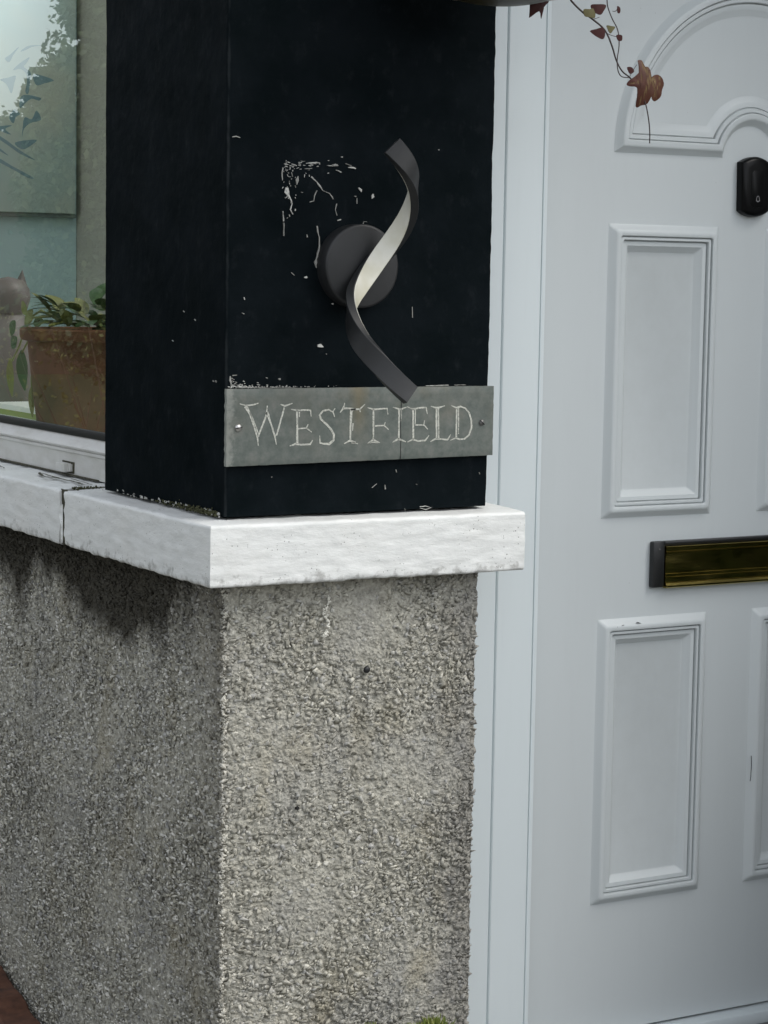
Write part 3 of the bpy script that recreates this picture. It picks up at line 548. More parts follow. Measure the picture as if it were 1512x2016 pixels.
# soften the mitre, close the ends
V = [Vector(v) for v in V]
for v in V:
    dd = math.hypot(v.x+0.0465, v.y+0.0465)
    if dd < 0.012 and v.z < 0.846: v += Vector((1, 1, 0)).normalized()*(0.0035*(1-dd/0.012))
for i in range(ns):                        # ragged broken end at the joint
    V[i].y += 0.005*noise.noise(V[i]*60)-0.001
n0 = len(V)
ex = [Vector((v.x+0.045, v.y, v.z)) for v in V[-ns:]]
F2 = list(F); V += [e+Vector((0, 0, 0)) for e in ex]
for j in range(ns-1): a = (npn-1)*ns+j; F2.append((a, n0+j, n0+j+1, a+1))
n1 = len(V)
ins = [Vector((0.5175, v.y+(0.004 if v.y < -0.03 else 0), v.z+(-0.003 if v.z > 0.84 else (0.003 if v.z < 0.755 else 0)))) for v in ex]
V += ins
for j in range(ns-1): F2.append((n0+j, n1+j, n1+j+1, n0+j+1))
F2.append(tuple(n1+j for j in range(ns))); F2.append(tuple(reversed(range(ns))))
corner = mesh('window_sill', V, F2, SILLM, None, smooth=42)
tag(corner, 'thick white painted stone sill wrapping the corner under the black pillar', 'window sill', 'white painted stone sills')
pr2 = sillprof(0.8535, 0.8465, 0.7515, 0.0485)
V, F, npn, ns = sweep([(0, 2.2), (0, 0.5480)], pr2, sdisp(5.0, 0.003), 0.006)
V = [Vector(v) for v in V]
for i in range(ns): V[(npn-1)*ns+i].y -= 0.005*noise.noise(V[(npn-1)*ns+i]*50)
F2 = list(F)+[tuple((npn-1)*ns+i for i in range(ns))]
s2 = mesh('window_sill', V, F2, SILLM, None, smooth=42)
tag(s2, 'white painted sill length under the window, left of the cracked joint, flaking on top', 'window sill', 'white painted stone sills')
# dirt packed in the joint and a lifted flake of paint
jd = MB(); 
rg = []
for k in range(26):
    z = 0.8475-0.095*k/25; rg.append([(-0.030+0.004*noise.noise(Vector((0, 0, z*90)))-0.0135, 0.5245, z), (-0.031+0.004*noise.noise(Vector((3, 0, z*80)))-0.0135, 0.536, z), (-0.0445, 0.5520, z)])
jd.rings(rg, closed=False)
jd.add([(-0.04, 0.529, 0.8435), (-0.04, 0.5500, 0.8435), (0.05, 0.5500, 0.8495), (0.05, 0.530, 0.8495)], [(0, 1, 2, 3)])
tag(jd.build('joint_filler', DIRT_SHADE, corner, 180), kind='stuff')
mb = MB(); rg = []
for k in range(18):
    z = 0.822-0.066*k/17; wv = 0.010*math.sin(math.pi*min(1, k/9))*(1-0.5*k/17)+0.001
    rg.append([(-0.0485, 0.5335, z), (-0.0505-0.0015*math.sin(k*.9), 0.5335+wv*0.5, z), (-0.052, 0.5335+wv*0.9+0.001*math.sin(k*1.7), z)])
mb.rings(rg, closed=False)
mb.build('loose_paint_flake', SILLM, corner, 180)
crumbs('joint_moss', MOSS, corner, 130, lambda: (-0.03+rng.uniform(0, 0.05), 0.535+rng.normal(0, 0.006), 0.8475+abs(rng.normal(0, 0.0015))), 0.0006, 0.002)
# dark peeled patches and cracks running along the top of the left sill
mb = MB()
def crack(pts, wd):
    base = len(mb.V); q = []
    for i in range(len(pts)-1):
        for k in range(6): q.append((pts[i][0]+(pts[i+1][0]-pts[i][0])*k/6, pts[i][1]+(pts[i+1][1]-pts[i][1])*k/6))
    for i, (x_, y_) in enumerate(q):
        j = 0.003*noise.noise(Vector((x_*60, y_*60, 1))); ww = wd*1.7*(0.3+abs(noise.noise(Vector((x_*90, y_*90, 4))))*1.8)
        z_ = 0.8535-(x_+0.14+0.0)*0.0; z_ = 0.8485+(x_+0.045)*0.052+0.0018
        mb.V.append((x_+j+ww, y_, z_)); mb.V.append((x_+j-ww, y_+ww, z_))
    for i in range(len(q)-1): a = base+2*i; mb.F.append((a, a+1, a+3, a+2))
crack([(-0.010, 1.25), (-0.014, 1.05), (-0.002, 0.98), (-0.016, 0.90)], 0.0016)
crack([(0.012, 0.80), (-0.006, 0.74), (-0.008, 0.70)], 0.0018)
crack([(0.010, 0.78), (0.002, 0.68), (0.004, 0.60), (-0.004, 0.545)], 0.0026)
crack([(0.018, 0.66), (0.012, 0.58), (0.010, 0.535)], 0.0012)
crack([(0.0, 1.5), (-0.012, 1.3), (0.004, 1.15)], 0.0016)
tag(mb.build('peeled_cracks', DIRT_SHADE, s2), kind='stuff')

# ---------------------------------------------------------------- slate name plate
plate = empty('name_plate', (0.234, -0.002, 0.93)); tag(plate, 'grey green slate name plate carved with the word WESTFIELD on the black pillar', 'name plate')
nx_, nz_ = 70, 18; rgs = []
bm = bmesh.new()
def edge(u, v):
    x0, x1 = -0.0035, 0.4715
    x_ = x0+(x1-x0)*u; zb = 0.9295+0.0055*u; zt = 1.0462
    p = Vector((x_, 0, zb+(zt-zb)*v)); 
    e = 0.0
    if u in (0, 1): p.x += 0.0012*noise.noise(Vector((v*20, u*9, 0)))*(1.6 if u == 0 else 0.6)
    if v in (0, 1): p.z += 0.0006*noise.noise(Vector((u*40, v*9, 5)))
    return p
G = {}
for i in range(nx_+1):
    for j in range(nz_+1):
        p = edge(i/nx_, j/nz_); inset = 0.0012 if (i in (0, nx_) or j in (0, nz_)) else 0.0
        G[i, j] = bm.verts.new((p.x, -0.0125+inset+0.0003*noise.noise(p*30), p.z))
for i in range(nx_):
    for j in range(nz_): bm.faces.new((G[i, j], G[i+1, j], G[i+1, j+1], G[i, j+1]))
bd = [G[i, 0] for i in range(nx_+1)]+[G[nx_, j] for j in range(1, nz_+1)]+[G[i, nz_] for i in range(nx_-1, -1, -1)]+[G[0, j] for j in range(nz_-1, 0, -1)]
bk = [bm.verts.new((v.co.x+(0 if abs(v.co.x) > .01 else 0.001), -0.0022, v.co.z)) for v in bd]
for k in range(len(bd)):
    n = (k+1) % len(bd); bm.faces.new((bd[n], bd[k], bk[k], bk[n]))
bm.faces.new(bk)
bm.verts.index_update()
slab = mesh('slate_slab', [v.co[:] for v in bm.verts], [[v.index for v in f.verts] for f in bm.faces], SLATE, plate, smooth=30); bm.free()
for name, st in LETTERS:
    mb = MB(); strokes(mb, [[(a, b, int(w*1.25)+5) for a, b, w in q] for q in st], lambda h, z, l: (h, -0.0125-l, z), 0.00045, 0.2)
    lo = mb.build('letter', LETTERM, plate); lo['label'] = 'carved letter '+name
mb = MB(); strokes(mb, [[(2990, 9330, 7), (2992, 9600, 7), (2985, 9900, 6), (2990, 10250, 7), (2992, 10450, 6)]], lambda h, z, l: (h, -0.0125-l, z), 0.0007, 0.2)
mb.build('crack', SLOT, plate)
for (sx, mt, an, rr) in ((0.0155, SCREW, 12, 0.0058), (0.4485, SCREWD, -40, 0.0050)):
    s_ = MB().lathe([(rr, 0.0), (rr*0.96, 0.0016), (rr*0.7, 0.0030), (rr*0.35, 0.0036), (0.0001, 0.0038)], (sx, -0.0122, 0.988), 20, axis='y').build('screw', mt, plate, 60)
    ca, sa = math.cos(R(an)), math.sin(R(an)); l, h = rr*0.92, 0.0006
    c4 = [(-l, -h), (l, -h), (l, h), (-l, h)]
    q = [(sx+a*ca-b*sa, -0.01645, 0.988+a*sa+b*ca) for a, b in c4]; q2 = [(a, -0.0142, c_) for a, b, c_ in q]
    MB().add(q+q2, [(0, 1, 2, 3), (4, 5, 6, 7), (0, 1, 5, 4), (1, 2, 6, 5), (2, 3, 7, 6), (3, 0, 4, 7)]).build('slot', SLOT, s_)

# ---------------------------------------------------------------- spiral wall lamp
lamp = empty('wall_lamp', (0.216, -0.001, 1.233)); tag(lamp, 'dark grey wall lamp with twisted ribbon and white inner strip, unlit, on black pillar', 'wall lamp')
MB().lathe([(0.0001, 0.030), (0.0595, 0.030), (0.0625, 0.0293), (0.064, 0.0275), (0.064, 0.0), ], (0.2165, 0.0005, 1.233), 72, False, axis='y').build('mounting_disc', LAMP, lamp, 40)
AX = Vector((0.2175, -0.087)); rt = Vector((0.866, -0.5)); tw = Vector((-0.5, -0.866))
K = [(15, 0.046, 1.4180), (50, 0.0475, 1.3890), (90, 0.0475, 1.3540), (135, 0.0478, 1.306), (180, 0.0480, 1.2600), (225, 0.0480, 1.214), (270, 0.0480, 1.1780), (315, 0.0485, 1.134), (360, 0.0530, 1.0940), (400, 0.072, 1.0500)]
def spl(k, c, t):
    n = len(K)-1; i = min(int(t*n), n-1); u = t*n-i
    p0, p1, p2, p3 = K[max(i-1, 0)][c], K[i][c], K[i+1][c], K[min(i+2, n)][c]
    return 0.5*((2*p1)+(-p0+p2)*u+(2*p0-5*p1+4*p2-p3)*u*u+(-p0+3*p1-3*p2+p3)*u**3)
def hp(t):
    ph = R(spl(K, 0, t)); r_ = spl(K, 1, t); z_ = spl(K, 2, t)-0.008
    n = rt*math.sin(ph)+tw*math.cos(ph)
    return Vector((AX.x+n.x*r_, AX.y+n.y*r_, z_)), Vector((n.x, n.y, 0))
def ribbon(wd, r_in, r_out, t0, t1, n=90):
    rings = []
    for i in range(n+1):
        t = t0+(t1-t0)*i/n; p, nn = hp(t); T = (hp(min(t+0.004, 1))[0]-hp(max(t-0.004, 0))[0]).normalized()
        W = nn.cross(T).normalized(); N = T.cross(W).normalized()
        if N.dot(nn) < 0: N = -N
        c_ = 0.0007
        a, b = wd/2, r_out; d = r_in
        prof = [(-a+c_, b), (a-c_, b), (a, b-c_), (a, d+c_), (a-c_, d), (-a+c_, d), (-a, d+c_), (-a, b-c_)]
        rings.append([p+W*x_+N*y_ for x_, y_ in prof])
    return MB().rings(rings, True, True)
ribbon(0.0310, -0.0072, 0.0050, 0, 1).build('ribbon', LAMP, lamp, 40)
ribbon(0.0292, -0.0086, -0.0074, 0.012, 0.988).build('diffuser_strip', DIFF, lamp, 40)
p, nn = hp(0.455)
MB().lathe([(0.007, -0.002), (0.007, 0.0055)], (p.x, -0.029, p.z), 20, True, True, axis='y').build('bracket', LAMP, lamp, 40)
mb = MB()                                   # small knocks in the coating at the top end
for (t, x_, y_, s_) in ((0.0, 0.006, 0.0005, 0.0016),):
    p, nn = hp(0); T = (hp(0.004)[0]-hp(0)[0]).normalized(); W = nn.cross(T).normalized(); N = T.cross(W)
    c0 = p+W*x_-T*0.0004
    mb.add([c0+W*0.0012, c0+N*0.0035+W*0.0006, c0-W*0.0008+N*0.001, c0-N*0.0035], [(0, 1, 2, 3)])
mb.build('coating_knock', CHIP, lamp)

# ---------------------------------------------------------------- door frame
df = empty('door_frame', (0.56, 0.15, -0.2)); tag(df, 'white plastic door frame between the black pillar and the panelled door', 'door frame')
def jamb(pts, z0, z1, name):
    MB().rings([[(x_, y_, z0) for x_, y_ in pts], [(x_, y_, z1) for x_, y_ in pts]], True, True).build(name, FRAMEM, df, 35)
J = [(0.462, 0.20), (0.462, 0.106), (0.4985, 0.1055), (0.4992, 0.1075), (0.5010, 0.1075), (0.5018, 0.1055), (0.5575, 0.1050), (0.5590, 0.1062), (0.5596, 0.1105), (0.5618, 0.1108), (0.5628, 0.1075), (0.5645, 0.1062), (0.6340, 0.1062), (0.6362, 0.1070), (0.6376, 0.1100), (0.6386, 0.1135), (0.6404, 0.1138), (0.6412, 0.1105), (0.6440, 0.1098), (0.6490, 0.1110), (0.6515, 0.1150), (0.6530, 0.1400), (0.6530, 0.20)]
jamb(J, -0.19, 1.98, 'jamb')
jamb([(2.215-x_, y_) for x_, y_ in reversed(J)], -0.19, 1.98, 'jamb')
MB().box(0.462, 1.753, 0.1062, 0.2, 1.981, 2.06, .003).build('head', FRAMEM, df, 35)
MB().box(0.6535, 1.5615, 0.118, 0.2, -0.163, -0.138, .004).build('threshold', FRAMEM, df, 35)
MB().box(0.6535, 1.5615, 0.132, 0.2, -0.21, -0.1635, .002).build('threshold_base', Mat('threshold_grey', (0.3, 0.31, 0.31), .6).m, df, 35)

# ---------------------------------------------------------------- door with raised mouldings
door = empty('front_door', (1.1, 0.17, -0.13)); tag(door, 'white moulded front door with raised panels, an arched panel and a brass letterbox', 'door')
DX0, DX1, DZ0, DZ1, DY = 0.6565, 1.5585, -0.1335, 1.975, 0.150
panels = [(0.8050, 1.0460, 0.8020, 1.3165), (1.1535, 1.3945, 0.8020, 1.3165), (0.8035, 1.0460, 0.1060, 0.6225), (1.1505, 1.3930, 0.1060, 0.6225)]
xs = sorted({DX0, DX1, 0.8035, 0.8050, 1.0460, 1.1505, 1.1535, 1.3930, 1.3945}); zs_ = [DZ0, 0.1060, 0.6225, 0.8020, 1.3165, DZ1]
mb = MB()
for i in range(len(xs)-1):
    for j in range(len(zs_)-1):
        cx, cz = (xs[i]+xs[i+1])/2, (zs_[j]+zs_[j+1])/2
        if any(a < cx < b and c_ < cz < d for a, b, c_, d in panels): continue
        mb.add([(xs[i], DY, zs_[j]), (xs[i+1], DY, zs_[j]), (xs[i+1], DY, zs_[j+1]), (xs[i], DY, zs_[j+1])], [(0, 1, 2, 3)])
mb.add([(DX0, DY, DZ0), (DX0, DY+.044, DZ0), (DX0, DY+.044, DZ1), (DX0, DY, DZ1)], [(0, 1, 2, 3)])
mb.box(DX0+.0005, DX1-.0005, DY+.012, DY+.044, DZ0, DZ1)
mb.build('door_leaf', DOORM, door)
PROF = [(-0.004, 0.0, 0.001), (0, 0.0002, 0.003), (0.003, 0.002, 0.005), (0.0095, 0.0098, 0.007), (0.0115, 0.0113, 0.007), (0.0140, 0.0120, 0.006), (0.0190, 0.0120, 0.005), (0.0203, 0.0113, 0.004), (0.0208, 0.0052, 0.004), (0.0222, 0.0050, 0.004), (0.0228, 0.0080, 0.003), (0.0240, 0.0084, 0.003), (0.0268, 0.0082, 0.003), (0.0276, 0.0070, 0.003), (0.0280, 0.0008, 0.003), (0.0296, 0.0006, 0.003), (0.0302, 0.0034, 0.003), (0.0370, 0.0028, 0.003), (0.0385, 0.0016, 0.003), (0.0470, -0.0082, 0.003), (0.0490, -0.0090, 0.003)]
def rrect(x0, x1, z0, z1, i, h, r_):
    x0 += i; x1 -= i; z0 += i; z1 -= i; out = []
    for cx, cz, a0 in ((x1-r_, z1-r_, 0), (x0+r_, z1-r_, 90), (x0+r_, z0+r_, 180), (x1-r_, z0+r_, 270)):
        for k in range(6): a = R(a0+90*k/5); out.append((cx+r_*math.cos(a), DY-h, cz+r_*math.sin(a)))
    return out
for (x0, x1, z0, z1) in panels:
    mb = MB(); mb.rings([rrect(x0, x1, z0, z1, max(i, 0) if i < 0 else i, h if i >= 0 else -0.001, r_) for i, h, r_ in PROF], False, True)
    mb.build('raised_panel', DOORM, door, 28)
# arched panel
CX, ZC, RB, Z0, RS = 1.110, 1.4470, 0.2975, 1.4390, 0.060
def arch(i, h):
    z0 = Z0+i; Rb = RB-i; rs = RS+i
    xl = math.sqrt(Rb*Rb-(z0-ZC)**2) if abs(z0-ZC) < Rb else 0
    a0 = math.asin((z0-ZC)/Rb); out = []
    for k in range(61):
        a = a0+(math.pi-2*a0)*k/60; out.append((CX+Rb*math.cos(a), DY-h, ZC+Rb*math.sin(a)))
    zc2 = Z0-0.002; b0 = math.asin(min(0.99, (z0-zc2)/rs)) if i >= 0 else 0
    for s_ in (0,):
        for k in range(25):
            a = math.pi-b0-(math.pi-2*b0)*k/24; out.append((CX+rs*math.cos(a), DY-h, zc2+rs*math.sin(a)))
    return out
AP = [(0, 0.0003), (0.003, 0.002), (0.0095, 0.0105), (0.0115, 0.0122), (0.0140, 0.0128), (0.0205, 0.0128), (0.0218, 0.0120), (0.0223, 0.0062), (0.0238, 0.0060), (0.0244, 0.0088), (0.0300, 0.0088), (0.0312, 0.0074), (0.0317, 0.0022), (0.0332, 0.0020), (0.0338, 0.0044), (0.0420, 0.0042), (0.0440, 0.0034), (0.0520, 0.0008), (0.0540, 0.0004)]
mb = MB(); mb.rings([arch(i, h) for i, h in AP]); 
mb.build('arched_panel', DOORM, door, 28)
# letterbox: black surround, brass flap with ribs
lb = empty('letterbox', (1.1, 0.149, 0.715)); lb.parent = door; lb.matrix_parent_inverse = Matrix.Translation(-door.location)
LX0, LX1 = 0.9125, 1.2990
MB().box(LX0, 0.9385, 0.1375, 0.1503, 0.6745, 0.7575, .003).box(LX1-.026, LX1, 0.1375, 0.1503, 0.6745, 0.7575, .003).box(0.9387, LX1-.0262, 0.1385, 0.1503, 0.7505, 0.7573, .002).box(0.9387, LX1-.0262, 0.1440, 0.1503, 0.6750, 0.7503).build('surround', BPLAST, lb, 40)
fl = [(0.7495, 0.1435), (0.7490, 0.1365), (0.7478, 0.1352), (0.7462, 0.1356), (0.7452, 0.1372), (0.7400, 0.1372), (0.7388, 0.1352), (0.7372, 0.1352), (0.7362, 0.1378), (0.7000, 0.1378), (0.6995, 0.1362), (0.6982, 0.1362), (0.6977, 0.1378), (0.6942, 0.1378), (0.6937, 0.1362), (0.6924, 0.1362), (0.6918, 0.1378), (0.6840, 0.1376), (0.6825, 0.1350), (0.6785, 0.1325), (0.6755, 0.1325), (0.6740, 0.1345), (0.6740, 0.1435)]
MB().rings([[(x_, y_, z_-0.0008) for z_, y_ in fl] for x_ in (0.9400, 0.9408, LX1-.0283, LX1-.0275)], True, True).build('flap', BRASS, lb, 25)
MB().lathe([(0.0016, 0.0), (0.0014, 0.0008), (0.0001, 0.0011)], (0.926, 0.1376, 0.7435), 12, axis='y').build('rivet', SCREWD, lb, 60)
mb = MB(); strokes(mb, [[(11515, 3480, 5), (11525, 3300, 7), (11520, 3080, 4), (11508, 3000, 3)]], lambda h, z, l: (h, 0.1375-l, z), 0.0006, 0.2)
mb.build('scuff_mark', SLOT, door)
mb = MB(); strokes(mb, [[(8800, 6140, 6), (8830, 6141, 16), (8870, 6134, 12), (8900, 6130, 4)], [(8480, 6110, 5), (8530, 6120, 7)], [(8380, 6080, 3), (8390, 6100, 3)]], lambda h, z, l: (h, 0.1388-l, z), 0.0009, 0.4)
mb.build('top_edge_scuff', SLOT, door)

# ---------------------------------------------------------------- doorbell
bell = empty('doorbell', (1.115, 0.149, 1.39)); tag(bell, 'black battery doorbell push with a bell symbol, stuck on the white door', 'doorbell')
def bellring(i, h):
    x0, x1, z0, z1 = 1.0835+i, 1.1475-i, 1.3465+i*.9, 1.4325-i*.9; out = []; cr = 0.004
    for k in range(13):
        u = k/12; out.append((x1-cr*.4*(0 if 0 < k < 12 else 1)-(x1-x0)*u, DY-h, z1+0.0105*math.sin(math.pi*u)**0.8))
    for k in range(13):
        u = k/12; out.append((x0+(x1-x0)*u, DY-h, z0-0.0105*math.sin(math.pi*u)**0.8))
    return out
MB().rings([bellring(0.0012, 0.0), bellring(0, 0.001), bellring(0, 0.011), bellring(0.0006, 0.0135), bellring(0.0015, 0.0155), bellring(0.004, 0.0180), bellring(0.0095, 0.0195), bellring(0.013, 0.0198)], True, True).build('case', GLOSSB, bell, 40)
def rr2(x0, x1, z0, z1, r_, y_):
    o = []
    for cx, cz, a0 in ((x1-r_, z1-r_, 0), (x0+r_, z1-r_, 90), (x0+r_, z0+r_, 180), (x1-r_, z0+r_, 270)):
        for k in range(6): a = R(a0+90*k/5); o.append((cx+r_*math.cos(a), y_, cz+r_*math.sin(a)))
    return o
MB().rings([rr2(1.101, 1.130, 1.353, 1.418, 0.008, DY-0.0196), rr2(1.101, 1.130, 1.353, 1.418, 0.008, DY-0.0204), rr2(1.1022, 1.1288, 1.3542, 1.4168, 0.007, DY-0.0209)], False, True).build('push_button', GLOSSB, bell, 40)
ic = [[(-46, -38), (-36, -30), (-33, 0), (-26, 34), (-10, 50), (0, 54), (10, 50), (26, 34), (33, 0), (36, -30), (46, -38)], [(-48, -38), (0, -42), (48, -38)], [(-12, -48), (0, -54), (12, -48)]]
mb = MB(); strokes(mb, [[(int(11160+a*.95), int(13680+b*.95), 8) for a, b in st] for st in ic], lambda h, z, l: (h, DY-0.0211-l, z), 0.0001)
mb.build('bell_symbol', ICON, bell)

# ---------------------------------------------------------------- window
win = empty('side_window', (0.06, 1.2, 0.86)); tag(win, 'window beside the black pillar with white lower frame and reflecting glass', 'window')
WY0, WY1 = 0.4705, 2.28
pf_ = [(0.095, 0.856), (0.046, 0.853), (0.0465, 0.8930), (0.0435, 0.8945), (0.0435, 0.8985), (0.0475, 0.9000), (0.0440, 0.9015), (0.0420, 0.9050), (0.0440, 0.9085), (0.0610, 0.9215), (0.0620, 0.9225), (0.095, 0.9225)]
MB().rings([[(x_, y_, z_) for x_, z_ in pf_] for y_ in (WY0, WY1)], True, True).build('bottom_rail', WFRAME, win, 30)
MB().box(0.0585, 0.066, WY0+.001, WY1, 0.9226, 0.9370, .0015).build('gasket', GASKET, win, 40)
MB().box(0.046, 0.095, WY0, 0.530, 0.9231, 2.1, .003).box(0.046, 0.095, WY1-.06, WY1, 0.9231, 2.1, .003).box(0.046, 0.095, 0.531, WY1-.061, 2.04, 2.1, .003).build('side_frame', WFRAME, win, 40)
MB().add([(0.0605, 0.5305, 0.9360), (0.0605, WY1-.061, 0.9360), (0.0605, WY1-.061, 2.039), (0.0605, 0.5305, 2.039)], [(3, 2, 1, 0)]).build('pane', GLASS, win)
# drain cap
MB().box(0.0445, 0.0463, 0.716, 0.771, 0.8565, 0.8770).build('drain_shadow', DIRT_SHADE, win)  # dark plate standing in for the shadow round the drain cap
MB().box(0.0300, 0.0442, 0.727, 0.768, 0.8590, 0.8745, .0012).box(0.0385, 0.0463, 0.7215, 0.7280, 0.8600, 0.8730, .001).build('drain_cap', WFRAME, win, 40)
mb = MB(); mb.box(0.0400, 0.0460, 0.60, 1.6, 0.8528, 0.8548, 0).build('sealant_line', DIRT_SHADE, win)

# ---------------------------------------------------------------- room behind the window
def stru(mb, name, mat, label): return tag(mb.build(name, mat), label, kind='structure')
stru(MB().box(0.10, 0.50, 0.47, 2.30, 0.880, 0.9000, .004), 'window_board', BOARD, 'white inner window board behind the glass')
stru(MB().box(0.06, 0.97, 3.0, 3.1, 0.51, 2.25), 'room_back_wall', ROOM, 'pale teal inner wall seen through the window')
stru(MB().box(0.972, 1.05, 1.75, 3.1, 0.51, 2.25), 'room_side_wall', ROOMD, 'cream grey inner wall beside the picture')
stru(MB().box(0.11, 3, 0.47, 3.1, 0.45, 0.5), 'room_floor', Mat('floor_brown', (0.25, 0.2, 0.15), .7).m, 'floor inside the room')
art = empty('canvas_picture', (0.7, 2.97, 1.385)); tag(art, 'pale teal canvas picture of a flower hanging inside behind the glass', 'picture')
MB().box(0.10, 0.9545, 2.965, 2.995, 1.389, 2.3, .003).build('canvas', CANVAS, art, 40)
MB().box(0.10, 0.9575, 2.972, 2.996, 1.3770, 1.3885, .001).build('bottom_batten', Mat('batten', (0.14, 0.18, 0.17), .7).m, art)
for pg in PETALS:
    q_ = []
    for i in range(len(pg)):
        p0, p1, p2, p3 = (Vector(pg[(i+k-1) % len(pg)]) for k in range(4))
        for k in range(5):
            u = k/5; q_.append(0.5*((2*p1)+(p2-p0)*u+(2*p0-5*p1+4*p2-p3)*u*u+(3*p1-p0-3*p2+p3)*u**3))
    pg = [(v.x, v.y) for v in q_]
    n = len(pg); V = [(x_*1e-3, 2.9645, z_*1e-3) for x_, z_ in pg]+[(x_*1e-3, 2.967, z_*1e-3) for x_, z_ in pg]
    MB().add(V, [tuple(range(n))]+[(k, (k+1) % n, n+(k+1) % n, n+k) for k in range(n)]).build('petal', PETAL, art)
# potted plant
def leaf(c, d, L, W, up=Vector((0, 0, 1)), droop=0.3, n=7):
    d = Vector(d).normalized(); s_ = d.cross(up).normalized(); u_ = s_.cross(d); V = []; F = []
    for i in range(n+1):
        t = i/n; p = Vector(c)+d*L*t-up*droop*L*t*t; wv = W*math.sin(math.pi*min(1, t*0.93+0.04))**0.8*(1-0.35*t)
        V += [p-s_*wv+u_*0.12*wv, p, p+s_*wv+u_*0.12*wv]
    for i in range(n):
        a = 3*i; F += [(a, a+1, a+4, a+3), (a+1, a+2, a+5, a+4)]
    return V, F
pot = empty('potted_plant', (0.25, 1.14, 0.9)); tag(pot, 'terracotta pot with a trailing leafy green plant on the window board', 'potted plant')
MB().lathe([(0.0001, 0.0), (0.100, 0.0), (0.106, 0.012), (0.1235, 0.165), (0.124, 0.180), (0.137, 0.184), (0.140, 0.190), (0.140, 0.203), (0.136, 0.207), (0.128, 0.207), (0.122, 0.19)], (0.25, 1.14, 0.9005), 64).build('pot', TERRA, pot, 40)
MB().lathe([(0.0001, 0.0), (0.12, 0.0)], (0.25, 1.14, 1.094), 32).build('soil', SOIL, pot)
view = Vector((-0.38, -0.92, 0))
for i in range(95):
    a = random.uniform(0, 6.28); r_ = 0.11*math.sqrt(random.random())
    c_ = Vector((0.25+r_*math.cos(a)*0.9+0.01, 1.12+r_*math.sin(a)*0.9, 1.10+random.uniform(0.0, 0.06)))
    V, F = leaf(c_, (math.cos(a)+random.uniform(-.6, .6), math.sin(a)+random.uniform(-.6, .6), random.uniform(0.1, 1.0)), random.uniform(0.045, 0.085), random.uniform(0.013, 0.025))
    mesh('leaf', V, F, LEAFG if random.random() < 0.7 else LEAFY, pot, 180)
# trailing stems on the left of the pot, hanging leaves
trail = [[(0.20, 1.20, 1.13), (0.19, 1.30, 1.125), (0.20, 1.37, 1.10), (0.20, 1.41, 1.06), (0.20, 1.45, 1.03)], [(0.20, 1.22, 1.10), (0.20, 1.30, 1.07), (0.20, 1.335, 1.0), (0.20, 1.33, 0.94)], [(0.20, 1.33, 1.09), (0.20, 1.37, 1.065), (0.20, 1.39, 1.05)], [(0.21, 1.2, 1.12), (0.2, 1.28, 1.14), (0.2, 1.36, 1.12)]]
for tpts in trail: MB().tube(tpts, 0.0024, 6).build('stem', LEAFY, pot, 180)
for c_, d_, L_, W_, mt in (((0.20, 1.39, 1.055), (0, 0.02, -1), 0.085, 0.021, LEAFG), ((0.20, 1.46, 1.035), (0, 0.08, -1), 0.082, 0.014, LEAFY), ((0.2, 1.33, 0.985), (0, 0.2, -1), 0.07, 0.012, LEAFY), ((0.2, 1.43, 1.115), (0.0, 0.6, -.5), 0.05, 0.014, LEAFG), ((0.19, 1.30, 1.14), (0, .7, -.35), 0.07, 0.013, LEAFY), ((0.2, 1.27, 1.12), (0, .8, -.1), 0.07, 0.013, LEAFG), ((0.2, 1.36, 1.13), (0, .6, .4), 0.05, 0.012, LEAFY), ((0.2, 1.42, 1.08), (0, 1, -.5), 0.05, 0.016, LEAFG)):
    V, F = leaf(c_, d_, L_, W_, up=Vector((-0.92, -0.38, 0)), droop=0.1); mesh('leaf', V, F, mt, pot, 180)
# ornament and tray
cat = empty('cat_ornament', (0.30, 1.76, 0.9)); tag(cat, 'grey cat ornament with pointed ears on the window board behind the plant', 'ornament')
c_ = (0.30, 1.745)
MB().lathe([(0.0001, 0.0), (0.06, 0.0), (0.075, 0.03), (0.078, 0.10), (0.066, 0.165), (0.045, 0.21), (0.033, 0.225)], (c_[0], c_[1], 0.9005), 32).build('body', CATM, cat, 180)
MB().lathe([(0.030, -0.01), (0.042, 0.004), (0.050, 0.03), (0.048, 0.052), (0.034, 0.072), (0.0001, 0.080)], (c_[0], c_[1], 1.128), 32).build('head', CATM, cat, 180)
for sgn in (-1, 1):
    b0 = Vector((c_[0], c_[1], 1.188))+Vector((0.92, -0.38, 0))*0.028*sgn; q = Vector((0.92, -0.38, 0)); w2 = Vector((0.38, 0.92, 0))
    MB().add([b0-q*.015, b0+w2*.01, b0+q*.015, b0-w2*.01, b0+Vector((0, 0, 0.036))+q*0.004*sgn], [(0, 1, 4), (1, 2, 4), (2, 3, 4), (3, 0, 4), (0, 3, 2, 1)]).build('ear', CATM, cat)
tray = empty('plant_tray', (0.27, 1.45, 0.9)); tag(tray, 'shallow pale tray with a lime green band beside the terracotta pot', 'tray')
MB().box(0.22, 0.36, 1.32, 1.62, 0.9005, 0.934, .004).build('tray_body', BOARD, tray, 40)
MB().box(0.2185, 0.3615, 1.3185, 1.6215, 0.9100, 0.9220, .001).build('band', GREENR, tray)

